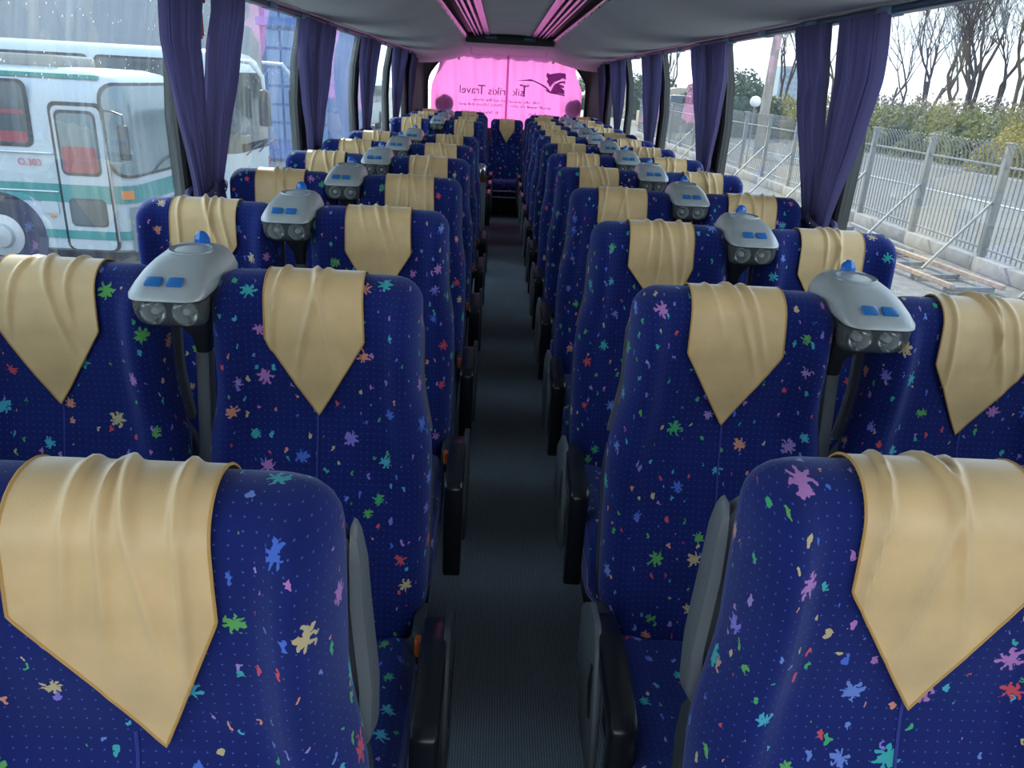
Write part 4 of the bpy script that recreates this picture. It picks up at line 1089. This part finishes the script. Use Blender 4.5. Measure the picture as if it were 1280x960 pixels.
panel(ca, 'roof_stripe', -LA + 0.4, -0.32, 2.585, 2.64, M['teal'], 0.115, 0.01, 0.08)
arch_(ca, -1.82); wheel(ca, -1.82); arch_(ca, -7.2); wheel(ca, -7.2)
panel(ca, 'locker_lid', -1.22, -1.0, 0.84, 1.0, M['bodywhite'], -0.02, 0.02); panel(ca, 'side_marker', -1.13, -1.06, 0.78, 0.81, M['amber'], -0.022, 0.01)
band(ca, 'indicator', 1.06, 1.18, M['amber'], LA, WA, sel=lambda p: -0.28 < p[0] < -0.0 and p[1] < 0.2 and p[1] > 0.01, off=0.026)
part('roof_hatch', MB().rbox(-2.6, -1.0, 0.5, 1.6, 2.68, 2.86, 0.06).mesh('roof_hatch', M['concrete']), ca)
mi = part('mirror_arm', MB().tube([(-0.25, -0.03, 2.22), (-0.02, -0.22, 2.22), (0.12, -0.24, 2.18), (0.12, -0.24, 2.05)], 0.014, 6).mesh('mirror_arm', M['gasket']), ca)
part('mirror', MB().rbox(0.05, 0.19, -0.30, -0.24, 1.62, 2.06, 0.03).mesh('mirror', M['gasket']), mi)
for y in (0.7, 1.5): part('wiper', MB().tube([(0.03, y, 1.36), (0.05, y + 0.35, 1.50), (0.05, y + 0.8, 1.56)], 0.012, 5).mesh('wiper', M['gasket']), ca)
def badge(t, body, x, z, size, y=-0.02, mat='redtext'):
    cu = bpy.data.curves.new('badge', 'FONT'); cu.body = body; cu.size = size; cu.extrude = 0.002
    ob = bpy.data.objects.new('badge', cu); C.objects.link(ob); bpy.context.view_layer.update()
    me = bpy.data.meshes.new_from_object(ob.evaluated_get(bpy.context.evaluated_depsgraph_get())); bpy.data.objects.remove(ob)
    for v in me.vertices: v.co = Vector((x + v.co.x, y - v.co.z, z + v.co.y))
    me.materials.clear(); me.materials.append(M[mat]); part('badge', me, t)
badge(ca, 'O.303', -1.45, 1.47, 0.125)
# second coach behind it
LB, WB = 11.0, 2.5
cb = coach('parked_coach', (-4.85, 14.6, GZ), LB, WB, 3.12, 'taller white coach with red front corner parked behind the teal-striped one', 0.40)
band(cb, 'windscreen', 1.35, 2.75, M['coachglass'], LB, WB, 0.40, sel=lambda p: p[0] > -0.26, off=0.02, inset=0.02)
band(cb, 'red_skirt', 0.35, 1.15, M['redpaint'], LB, WB, 0.40, sel=lambda p: p[0] > -0.3 and p[1] > WB * 0.3, off=0.015)
for i in range(6):
    x1 = -0.75 - i * 1.7; panel(cb, 'side_window', x1 - 1.6, x1, 2.15, 2.92, M['gasket'], 0.03, 0.10); panel(cb, 'side_window_pane', x1 - 1.56, x1 - 0.04, 2.19, 2.88, M['coachglass'], 0.02, 0.09)
wheel(cb, -2.4); wheel(cb, -8.0)
for y in (0.25, WB - 0.1):
    a = part('mirror_arm', MB().tube([(-0.1, y, 2.95), (0.30, y, 2.93), (0.50, y, 2.7), (0.52, y, 2.45)], [0.03, 0.04, 0.04, 0.03], 8).mesh('mirror_arm', M['bodywhite']), cb)
    part('mirror', MB().rbox(0.42, 0.60, y - 0.14, y + 0.14, 1.85, 2.48, 0.06).mesh('mirror', M['gasket']), a)
for y in (0.6, 1.4): part('wiper', MB().tube([(0.03, y, 1.30), (0.06, y + 0.4, 1.42), (0.06, y + 0.9, 1.46)], 0.014, 5).mesh('wiper', M['gasket']), cb)
part('headlamp', MB().lathe([(0.16, -0.02), (0.15, 0.05), (0.03, 0.08)], 14, (0.0, 0.45, 0.85), 'x').mesh('headlamp', M['chrome']), cb)
# third coach seen from behind
cc = thing('parked_coach', (-8.1, 38, GZ), 'pale coach seen from the back with two round tail lamps', 'coach')
def plan2(z, ins): return plan(-1.25, 1.25, 0, 11, 0.25, z, ins)
part('body', MB().rings([plan2(z, i) for z, i in ((0.35, 0.03), (0.4, 0), (2.0, 0.0), (2.5, 0.06), (2.68, 0.16), (2.76, 0.4), (2.78, 0.7))]).mesh('body', M['bodywhite'], angle=50), cc)
panel(cc, 'rear_window', -0.85, 0.85, 1.35, 2.35, M['coachglass'], -0.02, 0.15)
panel(cc, 'yellow_blind', 0.35, 0.80, 1.42, 1.95, M['yellow'], -0.03, 0.05)
for z in (2.42, 2.22): part('tail_lamp', MB().lathe([(0.07, -0.03), (0.07, 0.03)], 14, (1.02, 0, z), 'y').mesh('tail_lamp', M['redpaint']), cc)
for k in range(5):
    part('side_window', MB().rbox(1.245, 1.262, 0.6 + k * 2.05, 2.5 + k * 2.05, 1.45, 2.3, 0.005, 1).mesh('side_window', M['coachglass']), cc)
for y in (2.5, 8.2): part('wheel', MB().lathe([(0.48, 1.0), (0.48, 1.26), (0.3, 1.27)], 20, (0, y, 0.48), 'x').mesh('wheel', M['tyre']), cc)
# ---- workshop building
wk = thing('workshop', (-8.6, 26.5, GZ), 'grey workshop building with a tall blue gridded window', 'building')
part('wall', MB().box(-9, 0.9, 0, 9, 0, 7.5).mesh('wall', M['greywall'], smooth=False), wk)
part('blue_bay', MB().box(0.9, 3.0, 0.15, 8, 0, 7.5).mesh('blue_bay', M['bluesteel'], smooth=False), wk)
for r in range(11):
    for c in range(4): part('pane', MB().box(1.05 + c * 0.48, 1.46 + c * 0.48, 0.10, 0.16, 0.7 + r * 0.56, 1.18 + r * 0.56).mesh('pane', M['blueglass'], smooth=False), wk)
for z in (0.0, 4.0): part('beam', MB().box(0.8, 3.05, -0.02, 0.14, z + 0.1, z + 0.35).mesh('beam', M['bluesteel'], smooth=False), wk)
